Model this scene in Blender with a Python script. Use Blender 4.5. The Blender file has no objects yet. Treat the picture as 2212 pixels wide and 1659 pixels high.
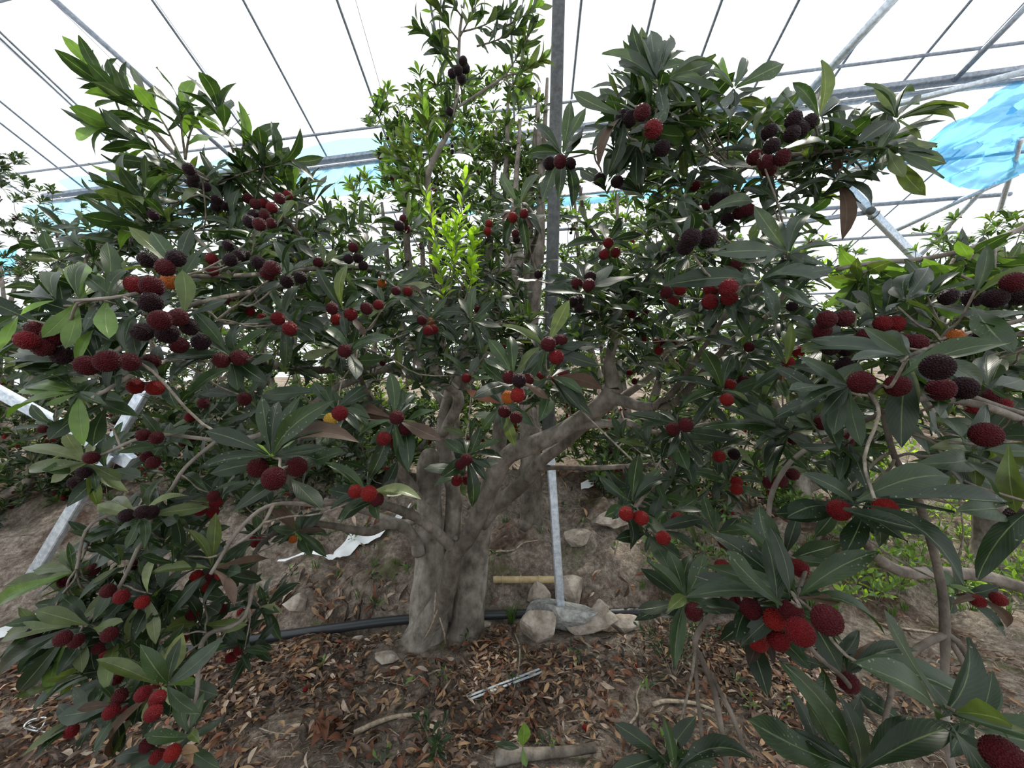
import bpy, math, random
import numpy as np
from mathutils import Vector, Matrix

rng = np.random.default_rng(7)
random.seed(7)
S = bpy.context.scene
COL = S.collection

# ------------------------------------------------------------------ camera
W, H, F = 2212.0, 1659.0, 850.0
CAM_Z = 1.45
cam_d = bpy.data.cameras.new('camera')
cam_d.sensor_width = 36.0
cam_d.lens = F / W * 36.0
cam_d.clip_start = 0.02
cam_d.clip_end = 300
cam = bpy.data.objects.new('camera', cam_d)
cam.location = (0, 0, CAM_Z)
cam.rotation_euler = (math.pi / 2, 0, 0)
COL.objects.link(cam)
S.camera = cam

# ------------------------------------------------------------------ light
wd = bpy.data.worlds.new('overcast_sky')
S.world = wd
wd.use_nodes = True
bg = wd.node_tree.nodes['Background']
bg.inputs[0].default_value = (0.92, 0.965, 1.0, 1)
bg.inputs[1].default_value = 1.15
sun_d = bpy.data.lights.new('sun_offscreen', 'SUN')
sun_d.energy = 4.5
sun_d.angle = math.radians(4)
sun_d.color = (1.0, 0.93, 0.82)
sun = bpy.data.objects.new('sun_offscreen', sun_d)
sun.rotation_euler = (math.radians(-33), math.radians(14), 0)
COL.objects.link(sun)
S.view_settings.view_transform = 'Standard'
S.view_settings.look = 'None'
S.view_settings.exposure = 0.38
S.view_settings.gamma = 1.0
S.view_settings.use_curve_mapping = False


# ------------------------------------------------------------------ helpers
def ray(px, py):
    return np.array([(px - W / 2) / F, 1.0, -(py - H / 2) / F])


def P(px, py, d):
    return np.array([0, 0, CAM_Z]) + ray(px, py) * d


def project(p):
    d = max(p[1], 0.02)
    return W / 2 + p[0] / d * F, H / 2 - (p[2] - CAM_Z) / d * F, p[1]


def nrm(v):
    v = np.asarray(v, float)
    n = np.linalg.norm(v)
    return v / n if n > 1e-9 else np.array([0, 0, 1.0])


def U(a, b):
    return float(rng.uniform(a, b))


def randdir():
    return nrm(rng.normal(size=3))


def tag(o, label=None, cat=None, group=None, kind=None):
    if label: o['label'] = label
    if cat: o['category'] = cat
    if group: o['group'] = group
    if kind: o['kind'] = kind
    return o


def empty(name, loc=(0, 0, 0)):
    o = bpy.data.objects.new(name, None)
    o.location = tuple(float(c) for c in loc)
    o.empty_display_size = 0.1
    COL.objects.link(o)
    return o


def link(o, parent=None):
    COL.objects.link(o)
    if parent is not None:
        o.parent = parent
        o.matrix_parent_inverse = Matrix.Translation(-Vector(parent.location))
    return o


def mesh_np(name, v, f, mat, tint=None, uv=None, smooth=True):
    """v (N,3); f list of faces or (M,k) array; tint (N,3) point colour; uv (N,2) per point"""
    me = bpy.data.meshes.new(name)
    v = np.asarray(v, np.float32)
    if isinstance(f, np.ndarray):
        k = f.shape[1]
        me.vertices.add(len(v))
        me.vertices.foreach_set('co', v.ravel())
        me.loops.add(f.size)
        me.loops.foreach_set('vertex_index', f.astype(np.int32).ravel())
        me.polygons.add(len(f))
        me.polygons.foreach_set('loop_start', np.arange(0, f.size, k, dtype=np.int32))
        me.update(calc_edges=True)
    else:
        me.from_pydata([tuple(map(float, c)) for c in v], [], [tuple(map(int, q)) for q in f])
    li = None
    if uv is not None:
        li = np.empty(len(me.loops), np.int32)
        me.loops.foreach_get('vertex_index', li)
        ul = me.uv_layers.new(name='UVMap')
        ul.data.foreach_set('uv', np.asarray(uv, np.float32)[li].ravel())
    if tint is not None:
        t = np.ones((len(v), 4), np.float32)
        t[:, :3] = tint
        a = me.attributes.new('tint', 'FLOAT_COLOR', 'POINT')
        a.data.foreach_set('color', t.ravel())
    if smooth:
        me.polygons.foreach_set('use_smooth', np.ones(len(me.polygons), bool))
    me.materials.append(mat)
    me.validate()
    return me


def ob(name, me, parent=None):
    return link(bpy.data.objects.new(name, me), parent)


class MB:
    """collects shapes that make up ONE part"""
    def __init__(self):
        self.v = []; self.f = []; self.n = 0

    def add(self, v, f):
        v = np.asarray(v, float)
        self.v.append(v)
        self.f += [tuple(int(i) + self.n for i in q) for q in f]
        self.n += len(v)
        return self

    def build(self, name, mat, parent=None, smooth=True):
        return ob(name, mesh_np(name, np.concatenate(self.v), self.f, mat, smooth=smooth), parent)


def catmull(pts, rad, per=4):
    pts = np.asarray(pts, float); rad = np.asarray(rad, float)
    if len(pts) < 3:
        t = np.linspace(0, 1, per + 1)[:, None]
        return pts[0] * (1 - t) + pts[-1] * t, rad[0] * (1 - t[:, 0]) + rad[-1] * t[:, 0]
    q = np.vstack([2 * pts[0] - pts[1], pts, 2 * pts[-1] - pts[-2]])
    o, r = [], []
    for i in range(len(pts) - 1):
        p0, p1, p2, p3 = q[i:i + 4]
        for k in range(per):
            t = k / per
            o.append(0.5 * (2 * p1 + (p2 - p0) * t + (2 * p0 - 5 * p1 + 4 * p2 - p3) * t * t + (3 * p1 - p0 - 3 * p2 + p3) * t ** 3))
            r.append(rad[i] * (1 - t) + rad[i + 1] * t)
    o.append(pts[-1]); r.append(rad[-1])
    return np.array(o), np.array(r)


def tube(pts, rad, sides=6, rough=0.0, cap=True):
    pts = np.asarray(pts, float)
    n = len(pts)
    tan = np.gradient(pts, axis=0)
    ref = np.array([0.0, 0, 1]) if abs(nrm(tan[0])[2]) < 0.9 else np.array([1.0, 0, 0])
    a = nrm(np.cross(nrm(tan[0]), ref))
    v = []
    ph = np.linspace(0, 2 * math.pi, sides, endpoint=False)
    k1, k2, k3 = U(0, 9), U(0, 9), U(0, 9)
    for i in range(n):
        t = nrm(tan[i])
        a = nrm(a - t * np.dot(a, t))
        b = np.cross(t, a)
        r = np.full(sides, float(rad[i]))
        if rough:
            r = r * (1 + rough * (0.6 * np.sin(2 * ph + k1 + i * 0.35) + 0.5 * np.sin(3 * ph + k2 - i * 0.5) + 0.4 * np.sin(5 * ph + k3 + i * 1.1)))
        v.append(pts[i] + np.cos(ph)[:, None] * a * r[:, None] + np.sin(ph)[:, None] * b * r[:, None])
    v = np.concatenate(v)
    f = []
    for i in range(n - 1):
        for j in range(sides):
            j2 = (j + 1) % sides
            f.append((i * sides + j, i * sides + j2, (i + 1) * sides + j2, (i + 1) * sides + j))
    if cap:
        f.append(tuple(range(sides))[::-1])
        f.append(tuple((n - 1) * sides + j for j in range(sides)))
    return v, f


def beam(a, b, w, h=None, up=(0, 0, 1)):
    """rectangular hollow-section bar between two points"""
    a = np.asarray(a, float); b = np.asarray(b, float)
    h = h or w
    t = nrm(b - a)
    s = nrm(np.cross(t, up)) if abs(np.dot(t, nrm(up))) < 0.98 else nrm(np.cross(t, (1, 0, 0)))
    u = np.cross(s, t)
    c = 0.12 * min(w, h)
    prof = []
    for sx, sy in ((1, 1), (-1, 1), (-1, -1), (1, -1)):
        x, y = sx * w / 2, sy * h / 2
        p1, p2 = (x - sx * c, y), (x, y - sy * c)
        prof += [p2, p1] if sx * sy > 0 else [p1, p2]
    v = [p + s * x + u * y for p in (a, b) for x, y in prof]
    n = len(prof)
    f = [(i, (i + 1) % n, n + (i + 1) % n, n + i) for i in range(n)]
    f += [tuple(range(n))[::-1], tuple(range(n, 2 * n))]
    return np.array(v), f


# value noise for shapes
_perm = rng.permutation(256)
_vals = rng.uniform(-1, 1, 256)


def vnoise(x, y, z=0.0):
    x, y, z = np.broadcast_arrays(np.asarray(x, float), np.asarray(y, float), np.asarray(z, float))
    xi, yi, zi = np.floor(x).astype(int), np.floor(y).astype(int), np.floor(z).astype(int)
    fx, fy, fz = x - xi, y - yi, z - zi
    fx, fy, fz = [t * t * (3 - 2 * t) for t in (fx, fy, fz)]

    def h(a, b, c):
        return _vals[_perm[(_perm[(_perm[a & 255] + b) & 255] + c) & 255]]
    r = 0
    for dx in (0, 1):
        for dy in (0, 1):
            for dz in (0, 1):
                r = r + h(xi + dx, yi + dy, zi + dz) * (fx if dx else 1 - fx) * (fy if dy else 1 - fy) * (fz if dz else 1 - fz)
    return r


def fbm(x, y, z=0.0, o=3):
    r, a = 0, 1.0
    for k in range(o):
        r = r + a * vnoise(np.asarray(x) * 2 ** k + 17 * k, np.asarray(y) * 2 ** k + 5 * k, np.asarray(z) * 2 ** k)
        a *= 0.5
    return r


# ------------------------------------------------------------------ materials
def new_mat(name):
    m = bpy.data.materials.new(name)
    m.use_nodes = True
    nt = m.node_tree
    nt.nodes.clear()
    return m, nt, nt.nodes, nt.links


def N(ns, t, **kw):
    n = ns.new(t)
    for k, v in kw.items():
        setattr(n, k, v)
    return n


def ramp(ns, ls, src, stops):
    r = ns.new('ShaderNodeValToRGB')
    el = r.color_ramp.elements
    while len(el) < len(stops):
        el.new(0.5)
    for e, (p, c) in zip(el, stops):
        e.position = p
        e.color = (*c, 1) if len(c) == 3 else c
    ls.new(src, r.inputs[0])
    return r.outputs[0]


def mixc(ns, ls, a, b, fac, mode='MIX'):
    m = ns.new('ShaderNodeMix')
    m.data_type = 'RGBA'
    m.blend_type = mode
    for i, x in ((6, a), (7, b)):
        if isinstance(x, tuple):
            m.inputs[i].default_value = (*x, 1)
        else:
            ls.new(x, m.inputs[i])
    if isinstance(fac, (int, float)):
        m.inputs[0].default_value = fac
    else:
        ls.new(fac, m.inputs[0])
    return m.outputs[2]


def math_n(ns, ls, op, a, b=None, c=None):
    m = ns.new('ShaderNodeMath')
    m.operation = op
    for i, x in enumerate((a, b, c)):
        if x is None: continue
        if isinstance(x, (int, float)):
            m.inputs[i].default_value = x
        else:
            ls.new(x, m.inputs[i])
    return m.outputs[0]


def noise(ns, ls, vec, scale, detail=3, rough=0.55):
    n = ns.new('ShaderNodeTexNoise')
    n.inputs['Scale'].default_value = scale
    n.inputs['Detail'].default_value = detail
    n.inputs['Roughness'].default_value = rough
    if vec is not None: ls.new(vec, n.inputs['Vector'])
    return n.outputs['Fac']


def bump(ns, ls, h, strength, dist=0.01):
    b = ns.new('ShaderNodeBump')
    b.inputs['Strength'].default_value = strength
    b.inputs['Distance'].default_value = dist
    ls.new(h, b.inputs['Height'])
    return b.outputs[0]


def finish(ns, ls, col, rough=0.6, spec=0.5, metal=0.0, normal=None):
    b = ns.new('ShaderNodeBsdfPrincipled')
    o = ns.new('ShaderNodeOutputMaterial')
    if isinstance(col, tuple): b.inputs['Base Color'].default_value = (*col, 1)
    else: ls.new(col, b.inputs['Base Color'])
    if isinstance(rough, (int, float)): b.inputs['Roughness'].default_value = rough
    else: ls.new(rough, b.inputs['Roughness'])
    b.inputs['Specular IOR Level'].default_value = spec
    b.inputs['Metallic'].default_value = metal
    if normal is not None: ls.new(normal, b.inputs['Normal'])
    ls.new(b.outputs[0], o.inputs[0])
    return b, o


def mat_leaf(name, rough=0.36, spec=0.46, trans=0.34, dry=False):
    m, nt, ns, ls = new_mat(name)
    at = N(ns, 'ShaderNodeAttribute', attribute_name='tint')
    uv = N(ns, 'ShaderNodeUVMap')
    sp = ns.new('ShaderNodeSeparateXYZ'); ls.new(uv.outputs[0], sp.inputs[0])
    du = math_n(ns, ls, 'ABSOLUTE', math_n(ns, ls, 'SUBTRACT', sp.outputs[0], 0.5))
    rib = math_n(ns, ls, 'SMOOTH_MIN', 1.0, math_n(ns, ls, 'MULTIPLY', du, 26.0), 0.2)   # 0 on the midrib
    # lateral veins
    ph = math_n(ns, ls, 'SUBTRACT', math_n(ns, ls, 'MULTIPLY', sp.outputs[1], 13.0), math_n(ns, ls, 'MULTIPLY', du, 7.0))
    w = math_n(ns, ls, 'ABSOLUTE', math_n(ns, ls, 'SINE', math_n(ns, ls, 'MULTIPLY', ph, math.pi)))
    vein = math_n(ns, ls, 'POWER', w, 0.35)
    pos = N(ns, 'ShaderNodeNewGeometry').outputs['Position']
    nz = noise(ns, ls, pos, 34, 3)
    col = at.outputs['Color']
    light = mixc(ns, ls, col, (0.30, 0.38, 0.20) if not dry else (0.22, 0.16, 0.11), 0.42)
    col2 = mixc(ns, ls, light, col, rib)
    col2 = mixc(ns, ls, mixc(ns, ls, col2, light, 0.10), col2, vein)
    sc = ramp(ns, ls, nz, [(0.3, (0.72, 0.72, 0.72)), (0.72, (1.3, 1.3, 1.25))])
    col3 = mixc(ns, ls, col2, sc, 1.0, 'MULTIPLY')
    # pale specks of dust
    vo = ns.new('ShaderNodeTexVoronoi'); vo.inputs['Scale'].default_value = 150; ls.new(pos, vo.inputs['Vector'])
    speck = math_n(ns, ls, 'LESS_THAN', vo.outputs['Distance'], 0.17)
    spm = math_n(ns, ls, 'MULTIPLY', speck, math_n(ns, ls, 'GREATER_THAN', noise(ns, ls, pos, 9, 1), 0.56))
    col4 = mixc(ns, ls, col3, (0.34, 0.36, 0.32), math_n(ns, ls, 'MULTIPLY', spm, 0.0 if dry else 0.4))
    hgt = math_n(ns, ls, 'ADD', math_n(ns, ls, 'MULTIPLY', vein, 0.14), rib)
    b, o = finish(ns, ls, col4, rough, spec, 0, bump(ns, ls, hgt, 0.35, 0.002))
    if trans > 0:
        tr = ns.new('ShaderNodeBsdfTranslucent')
        ls.new(mixc(ns, ls, col3, (1.8, 1.95, 0.8) if not dry else (1.3, 1.0, .7), 1.0, 'MULTIPLY'), tr.inputs[0])
        mx = ns.new('ShaderNodeMixShader'); mx.inputs[0].default_value = trans
        ls.new(b.outputs[0], mx.inputs[1]); ls.new(tr.outputs[0], mx.inputs[2]); ls.new(mx.outputs[0], o.inputs[0])
    return m


def mat_noise(name, stops, scale, rough=0.8, spec=0.3, bstr=0.6, bdist=0.01, detail=5, metal=0.0, stretch=None, coarse=None):
    m, nt, ns, ls = new_mat(name)
    tc = N(ns, 'ShaderNodeNewGeometry').outputs['Position']
    if stretch:
        mp = ns.new('ShaderNodeMapping'); mp.inputs['Scale'].default_value = stretch
        ls.new(tc, mp.inputs[0]); tc = mp.outputs[0]
    n1 = noise(ns, ls, tc, scale, detail, 0.62)
    c = ramp(ns, ls, n1, stops)
    if coarse:
        n2 = noise(ns, ls, tc, scale * 0.13, 3)
        c = mixc(ns, ls, c, ramp(ns, ls, n2, coarse), 1.0, 'MULTIPLY')
    finish(ns, ls, c, rough, spec, metal, bump(ns, ls, n1, bstr, bdist))
    return m


def mat_ground():
    m, nt, ns, ls = new_mat('soil')
    pos = N(ns, 'ShaderNodeNewGeometry').outputs['Position']
    n1 = noise(ns, ls, pos, 2.2, 4)
    n2 = noise(ns, ls, pos, 28, 6, 0.7)
    n3 = noise(ns, ls, pos, 130, 4, 0.7)
    dirt = ramp(ns, ls, n2, [(0.28, (0.09, 0.072, 0.058)), (0.5, (0.27, 0.225, 0.185)), (0.72, (0.52, 0.45, 0.385))])
    humus = ramp(ns, ls, n2, [(0.3, (0.035, 0.024, 0.018)), (0.55, (0.11, 0.07, 0.05)), (0.75, (0.24, 0.16, 0.12))])
    c = mixc(ns, ls, dirt, humus, ramp(ns, ls, n1, [(0.50, (0, 0, 0)), (0.68, (1, 1, 1))]))
    c = mixc(ns, ls, c, ramp(ns, ls, n3, [(0.3, (0.6, 0.6, 0.6)), (0.7, (1.35, 1.33, 1.3))]), 1.0, 'MULTIPLY')
    # moss
    n4 = noise(ns, ls, pos, 3.7, 5, 0.7)
    c = mixc(ns, ls, c, (0.10, 0.13, 0.04), math_n(ns, ls, 'MULTIPLY', ramp(ns, ls, n4, [(0.56, (0, 0, 0)), (0.66, (1, 1, 1))]), 0.55))
    h = math_n(ns, ls, 'ADD', n2, math_n(ns, ls, 'MULTIPLY', n3, 0.5))
    finish(ns, ls, c, 0.95, 0.15, 0, bump(ns, ls, h, 0.9, 0.03))
    return m


def mat_fruit():
    m, nt, ns, ls = new_mat('bayberry_skin')
    at = N(ns, 'ShaderNodeAttribute', attribute_name='tint')
    tc = N(ns, 'ShaderNodeTexCoord').outputs['Object']
    vo = ns.new('ShaderNodeTexVoronoi'); vo.inputs['Scale'].default_value = 8.5; ls.new(tc, vo.inputs['Vector'])
    col = at.outputs['Color']
    inv = math_n(ns, ls, 'SUBTRACT', 1.0, vo.outputs['Distance'])
    finish(ns, ls, col, 0.48, 0.24, 0, bump(ns, ls, inv, 0.75, 0.08))
    return m


def mat_film(name, col, transp, tr_col, rough=0.25, wr=6.0, streak=0.0):
    m, nt, ns, ls = new_mat(name)
    pos = N(ns, 'ShaderNodeNewGeometry').outputs['Position']
    nz = noise(ns, ls, pos, wr, 4, 0.6)
    b = ns.new('ShaderNodeBsdfPrincipled'); o = ns.new('ShaderNodeOutputMaterial')
    b.inputs['Base Color'].default_value = (*col, 1)
    b.inputs['Roughness'].default_value = rough
    b.inputs['Specular IOR Level'].default_value = 0.35
    ls.new(bump(ns, ls, nz, 0.5, 0.06), b.inputs['Normal'])
    tl = ns.new('ShaderNodeBsdfTranslucent'); tl.inputs[0].default_value = (*col, 1)
    tp = ns.new('ShaderNodeBsdfTransparent'); tp.inputs[0].default_value = (*tr_col, 1)
    m1 = ns.new('ShaderNodeMixShader'); m1.inputs[0].default_value = 0.72
    ls.new(b.outputs[0], m1.inputs[1]); ls.new(tl.outputs[0], m1.inputs[2])
    m2 = ns.new('ShaderNodeMixShader')
    if streak:
        f = ramp(ns, ls, nz, [(0.35, (transp - streak,) * 3), (0.68, (min(1, transp + streak),) * 3)])
        ls.new(f, m2.inputs[0])
    else:
        m2.inputs[0].default_value = transp
    ls.new(m1.outputs[0], m2.inputs[1]); ls.new(tp.outputs[0], m2.inputs[2]); ls.new(m2.outputs[0], o.inputs[0])
    return m


def mat_plain(name, col, rough=0.5, spec=0.5, metal=0.0):
    m, nt, ns, ls = new_mat(name)
    finish(ns, ls, col, rough, spec, metal)
    return m


M = {}
M['leaf'] = mat_leaf('leaf_blade')
M['young_leaf'] = mat_leaf('young_leaf_blade', 0.5, 0.35, 0.42)
M['dry_leaf'] = mat_leaf('dry_leaf_blade', 0.6, 0.3, 0.12, dry=True)
M['bark'] = mat_noise('grey_brown_bark', [(0.28, (0.075, 0.064, 0.055)), (0.5, (0.19, 0.170, 0.150)), (0.72, (0.31, 0.285, 0.255))], 20, 0.85, 0.25, 0.8, 0.014, 9,
                      stretch=(1, 1, 0.7), coarse=[(0.36, (0.5, 0.46, 0.42)), (0.5, (1.0, 0.97, 0.93)), (0.64, (1.35, 1.34, 1.32))])
M['twig'] = mat_noise('twig_bark', [(0.3, (0.06, 0.05, 0.035)), (0.7, (0.30, 0.26, 0.21))], 60, 0.8, 0.3, 0.5, 0.004)
M['dead_twig'] = mat_noise('dead_twig', [(0.3, (0.16, 0.12, 0.08)), (0.7, (0.50, 0.42, 0.32))], 60, 0.85, 0.2, 0.5, 0.004)
M['soil'] = mat_ground()
M['fruit'] = mat_fruit()
M['steel'] = mat_noise('galvanised_steel', [(0.35, (0.42, 0.48, 0.54)), (0.65, (0.68, 0.74, 0.80))], 40, 0.42, 0.5, 0.05, 0.002, 3, metal=0.6)
M['dark_steel'] = mat_noise('weathered_steel', [(0.35, (0.045, 0.05, 0.05)), (0.65, (0.09, 0.095, 0.095))], 30, 0.6, 0.3, 0.1, 0.002, 3)
M['rib_steel'] = mat_noise('rib_steel', [(0.35, (0.22, 0.25, 0.30)), (0.65, (0.36, 0.40, 0.46))], 30, 0.5, 0.5, 0.05, 0.002, 2, metal=0.4)
M['film'] = mat_film('roof_film', (0.95, 0.97, 1.0), 0.86, (0.98, 0.99, 1.0), 0.3, 1.5)
M['blue_film'] = mat_film('blue_film', (0.20, 0.58, 0.86), 0.36, (0.42, 0.78, 0.97), 0.22, 5.0, 0.2)
M['pale_blue_film'] = mat_film('pale_blue_film', (0.34, 0.66, 0.90), 0.30, (0.55, 0.80, 0.97), 0.25, 5.0, 0.2)
M['white_sheet'] = mat_plain('white_plastic', (0.75, 0.77, 0.78), 0.45)
M['pipe'] = mat_plain('black_polyethylene', (0.022, 0.026, 0.03), 0.42)
M['rock'] = mat_noise('pale_rock', [(0.3, (0.16, 0.13, 0.10)), (0.5, (0.34, 0.29, 0.24)), (0.72, (0.52, 0.47, 0.41))], 16, 0.9, 0.2, 0.8, 0.02, 6)
M['concrete'] = mat_noise('crumbly_concrete', [(0.3, (0.20, 0.20, 0.19)), (0.55, (0.42, 0.42, 0.40)), (0.75, (0.60, 0.60, 0.57))], 40, 0.95, 0.15, 1.0, 0.02, 6)
M['bamboo'] = mat_noise('dry_bamboo', [(0.3, (0.34, 0.25, 0.12)), (0.7, (0.62, 0.50, 0.30))], 12, 0.5, 0.4, 0.1, 0.002)


# ------------------------------------------------------------------ ground
def sstep(a, b, x):
    t = np.clip((np.asarray(x, float) - a) / (b - a), 0, 1)
    return t * t * (3 - 2 * t)


def ground_h(x, y):
    x = np.asarray(x, float); y = np.asarray(y, float)
    yy = y - 0.16 * vnoise(x * 0.9, 3.1) - 0.05 * vnoise(x * 3.0, 8.7)
    right = sstep(0.7, 1.6, x)
    hol = np.exp(-((x - 0.30) / 0.28) ** 2) * 0.10
    left = 0.25 * sstep(2.42 + hol, 2.72 + hol * 2, yy) + 0.30 * np.clip((yy - 2.72) / 0.9, 0, 1) + 0.10 * np.clip((yy - 3.6) / 1.0, 0, None) ** 0.9
    rt = 0.26 * np.clip((yy - 2.55) / 1.0, 0, None) ** 0.85
    h = left * (1 - right) + rt * right
    bankm = sstep(2.3, 2.7, yy)
    h = h + 0.030 * bankm * fbm(x * 12, y * 12, 9.0, 2) + 0.035 * fbm(x * 1.7, y * 1.7, 1.0) * (0.5 + bankm) + (0.012 + 0.05 * bankm) * fbm(x * 5.5, y * 5.5, 4.0, 3)
    return h


_GD = np.concatenate([np.arange(.4, 4.5, .02), np.arange(4.5, 14, .06)])


def gpt(px, py, dmax=12):
    """where the ray of a photo pixel meets the soil"""
    r = ray(px, py)
    q = np.array([0, 0, CAM_Z]) + np.outer(_GD, r)
    g = q[:, 2] - ground_h(q[:, 0], q[:, 1])
    k = np.nonzero(g <= 0)[0]
    k = k[0] if len(k) else len(_GD) - 1
    d = _GD[k]
    if 0 < k and g[k] <= 0:
        d = _GD[k - 1] + (_GD[k] - _GD[k - 1]) * g[k - 1] / (g[k - 1] - g[k])
    return np.array([0, 0, CAM_Z]) + r * min(d, dmax)


def axis_lines(lo, hi, flo, fhi, fine, grow=1.16):
    c = list(np.arange(flo, fhi, fine))
    s, x = fine, c[-1]
    while x < hi:
        s *= grow; x += s; c.append(min(x, hi))
    s, x = fine, c[0]
    while x > lo:
        s *= grow; x -= s; c.insert(0, max(x, lo))
    return np.unique(np.array(c))


_oa = []
OBST = []      # (x, y, rx, ry): what stands or lies on the soil


def free(x, y, m=0.0):
    if len(_oa) == 0 or len(_oa[0]) != len(OBST): _oa[:] = [np.array(OBST)]
    o = _oa[0]
    return bool((((x - o[:, 0]) / (o[:, 2] + m)) ** 2 + ((y - o[:, 1]) / (o[:, 3] + m)) ** 2).min() > 1)


def obst_line(pts, r, step=0.03):
    for a, b in zip(pts[:-1], pts[1:]):
        n = max(1, int(np.linalg.norm(np.asarray(b) - a) / step))
        for i in range(n):
            q = a + (np.asarray(b) - a) * i / n
            OBST.append((q[0], q[1], r, r))


OBST += [(-.50, 2.29, .13, .13), (-.27, 2.36, .12, .12), (-.53, 2.21, .10, .09), (-.37, 2.40, .08, .08), (-.43, 2.17, .07, .06)]     # stems of the main tree
_spots = []


def spot(x0, x1, y0, y1, m=0.03, gap=0.075):
    """a free patch of soil for a small plant"""
    best, bd = None, -1
    for _ in range(24):
        c = gpt(U(x0, x1), U(y0, y1))
        if not free(c[0], c[1], m): continue
        d = min([math.hypot(c[0] - a, c[1] - b) for a, b in _spots], default=9)
        g = gap * max(1, c[1] / 3)
        if d > g: best = c; break
        if d > bd: best, bd = c, d
    if best is None: best = c
    _spots.append((best[0], best[1]))
    return best


gx = axis_lines(-14, 14, -2.6, 2.6, 0.026)
gy = axis_lines(-3, 20, 1.2, 3.9, 0.026)
X, Y = np.meshgrid(gx, gy)
Z = ground_h(X, Y)
nx, ny = len(gx), len(gy)
idx = np.arange(nx * ny).reshape(ny, nx)
q = np.stack([idx[:-1, :-1], idx[:-1, 1:], idx[1:, 1:], idx[1:, :-1]], -1).reshape(-1, 4)
floor = ob('floor', mesh_np('floor', np.stack([X, Y, Z], -1).reshape(-1, 3), q, M['soil']))
tag(floor, 'sloping bare soil under the trees, rising to a bank behind', 'ground', kind='structure')

# ------------------------------------------------------------------ greenhouse roof (the setting)
R_DIR = np.array([0.04, 1.0, -0.378])           # ribs run down and away from the viewer
E_DIR = np.array([-4.885, 1.0, 0.0]); E_DIR = E_DIR / np.linalg.norm(E_DIR)
E0 = P(1106, 289, 4.7)
R_N = nrm(np.cross(E_DIR, R_DIR))
if R_N[2] < 0: R_N = -R_N


def on_roof(px, py, off=0.0):
    r = ray(px, py)
    c = np.array([0, 0, CAM_Z])
    t = np.dot(E0 + R_N * off - c, R_N) / np.dot(r, R_N)
    return c + r * t


def eave(t, k=0.0, off=0.0):
    return E0 + E_DIR * t + R_DIR * k + R_N * off


ceiling = empty('ceiling', E0)
tag(ceiling, 'film covered greenhouse roof on thin steel ribs', 'roof', kind='structure')


def roof_bar(name, a, b, w, mat='rib_steel', parent=ceiling, sides=6):
    v, f = tube([a, (np.asarray(a) + b) / 2, b], [w / 2] * 3, sides)
    return ob(name, mesh_np(name, v, f, M[mat]), parent)


# ribs of the near roof, placed from where each meets the gutter
for (px, py), top in (((180, 405), 0), ((60, 425), 0), ((330, 382), 0), ((572, 345), 0), ((710, 346), 0), ((846, 330), 0), ((985, 310), 0),
                      ((1112, 292), 0), ((1228, 278), 0), ((1352, 262), 0), ((1470, 246), 0), ((1610, 228), 0), ((1775, 206), 0), ((1945, 184), 0), ((2070, 168), 0)):
    a = on_roof(px, py)
    roof_bar('rib', a, a - R_DIR * 5.2, 0.026)
for t in (-4.4, 5.4, 6.3):
    roof_bar('rib', eave(t), eave(t, -5.2), 0.026)
# purlins across the ribs
roof_bar('purlin', on_roof(-400, 432, -0.03), on_roof(2700, 28, -0.03), 0.03)
for k in (-1.9, -3.1, -4.3):
    roof_bar('purlin', eave(7, k, -0.03), eave(-5, k, -0.03), 0.03)
# two heavier sloping rafters and thin bracing wires
roof_bar('rafter', on_roof(95, -20, -0.12), on_roof(525, 361, -0.12), 0.055, 'rib_steel')
roof_bar('rafter', on_roof(1990, -70, -0.12), on_roof(1690, 262, -0.12), 0.085, 'steel')
roof_bar('rafter', on_roof(2230, 0, -0.10), on_roof(2060, 175, -0.10), 0.05, 'rib_steel')
for a, b in (((335, 0), (560, 320)), ((0, 88), (210, 280)), ((768, 0), (825, 200)), ((945, 110), (958, 200)), ((110, 0), (290, 175))):
    roof_bar('wire', on_roof(*a, -0.05), on_roof(*b, -0.05), 0.006)
# gutter: one flat channel and two pipes
v, f = beam(eave(7.5, 0.0, -0.045), eave(-5.5, 0.0, -0.045), 0.10, 0.05)
ob('gutter', mesh_np('gutter', v, f, M['rib_steel'], smooth=False), ceiling)
roof_bar('eave_pipe', eave(7.5, 0.07, -0.085), eave(-5.5, 0.07, -0.085), 0.05, 'steel')
roof_bar('eave_pipe', eave(7.5, 0.02, -0.13), eave(-5.5, 0.02, -0.13), 0.03, 'rib_steel')


def on_bar(px, k, off):
    """point of a bar parallel to the gutter at a photo column"""
    lo, hi = -7.0, 9.0
    for _ in range(50):
        m = (lo + hi) / 2
        q = eave(m, k, off)
        if q[1] < .1 or project(q)[0] > px: lo = m
        else: hi = m
    return eave(lo, k, off)


def hang(px, py, k=0.07, off=-0.085, extra=0.0):
    """photo point at the distance of that bar; py None: on the bar itself"""
    q = on_bar(px, k, off)
    return q if py is None else P(px, py, q[1] + extra)

# roof film
nu, nv = 60, 14
vs, fs = [], []
for i in range(nu + 1):
    for j in range(nv + 1):
        t = -6 + 14 * i / nu; k = 0.05 - 5.6 * j / nv
        vs.append(eave(t, k, 0.03 + 0.012 * math.sin(t * 8.4) + 0.01 * float(vnoise(t * 2, k * 2))))
for i in range(nu):
    for j in range(nv):
        a = i * (nv + 1) + j
        fs.append((a, a + nv + 1, a + nv + 2, a + 1))
ob('film', mesh_np('film', vs, fs, M['film']), ceiling)

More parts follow.
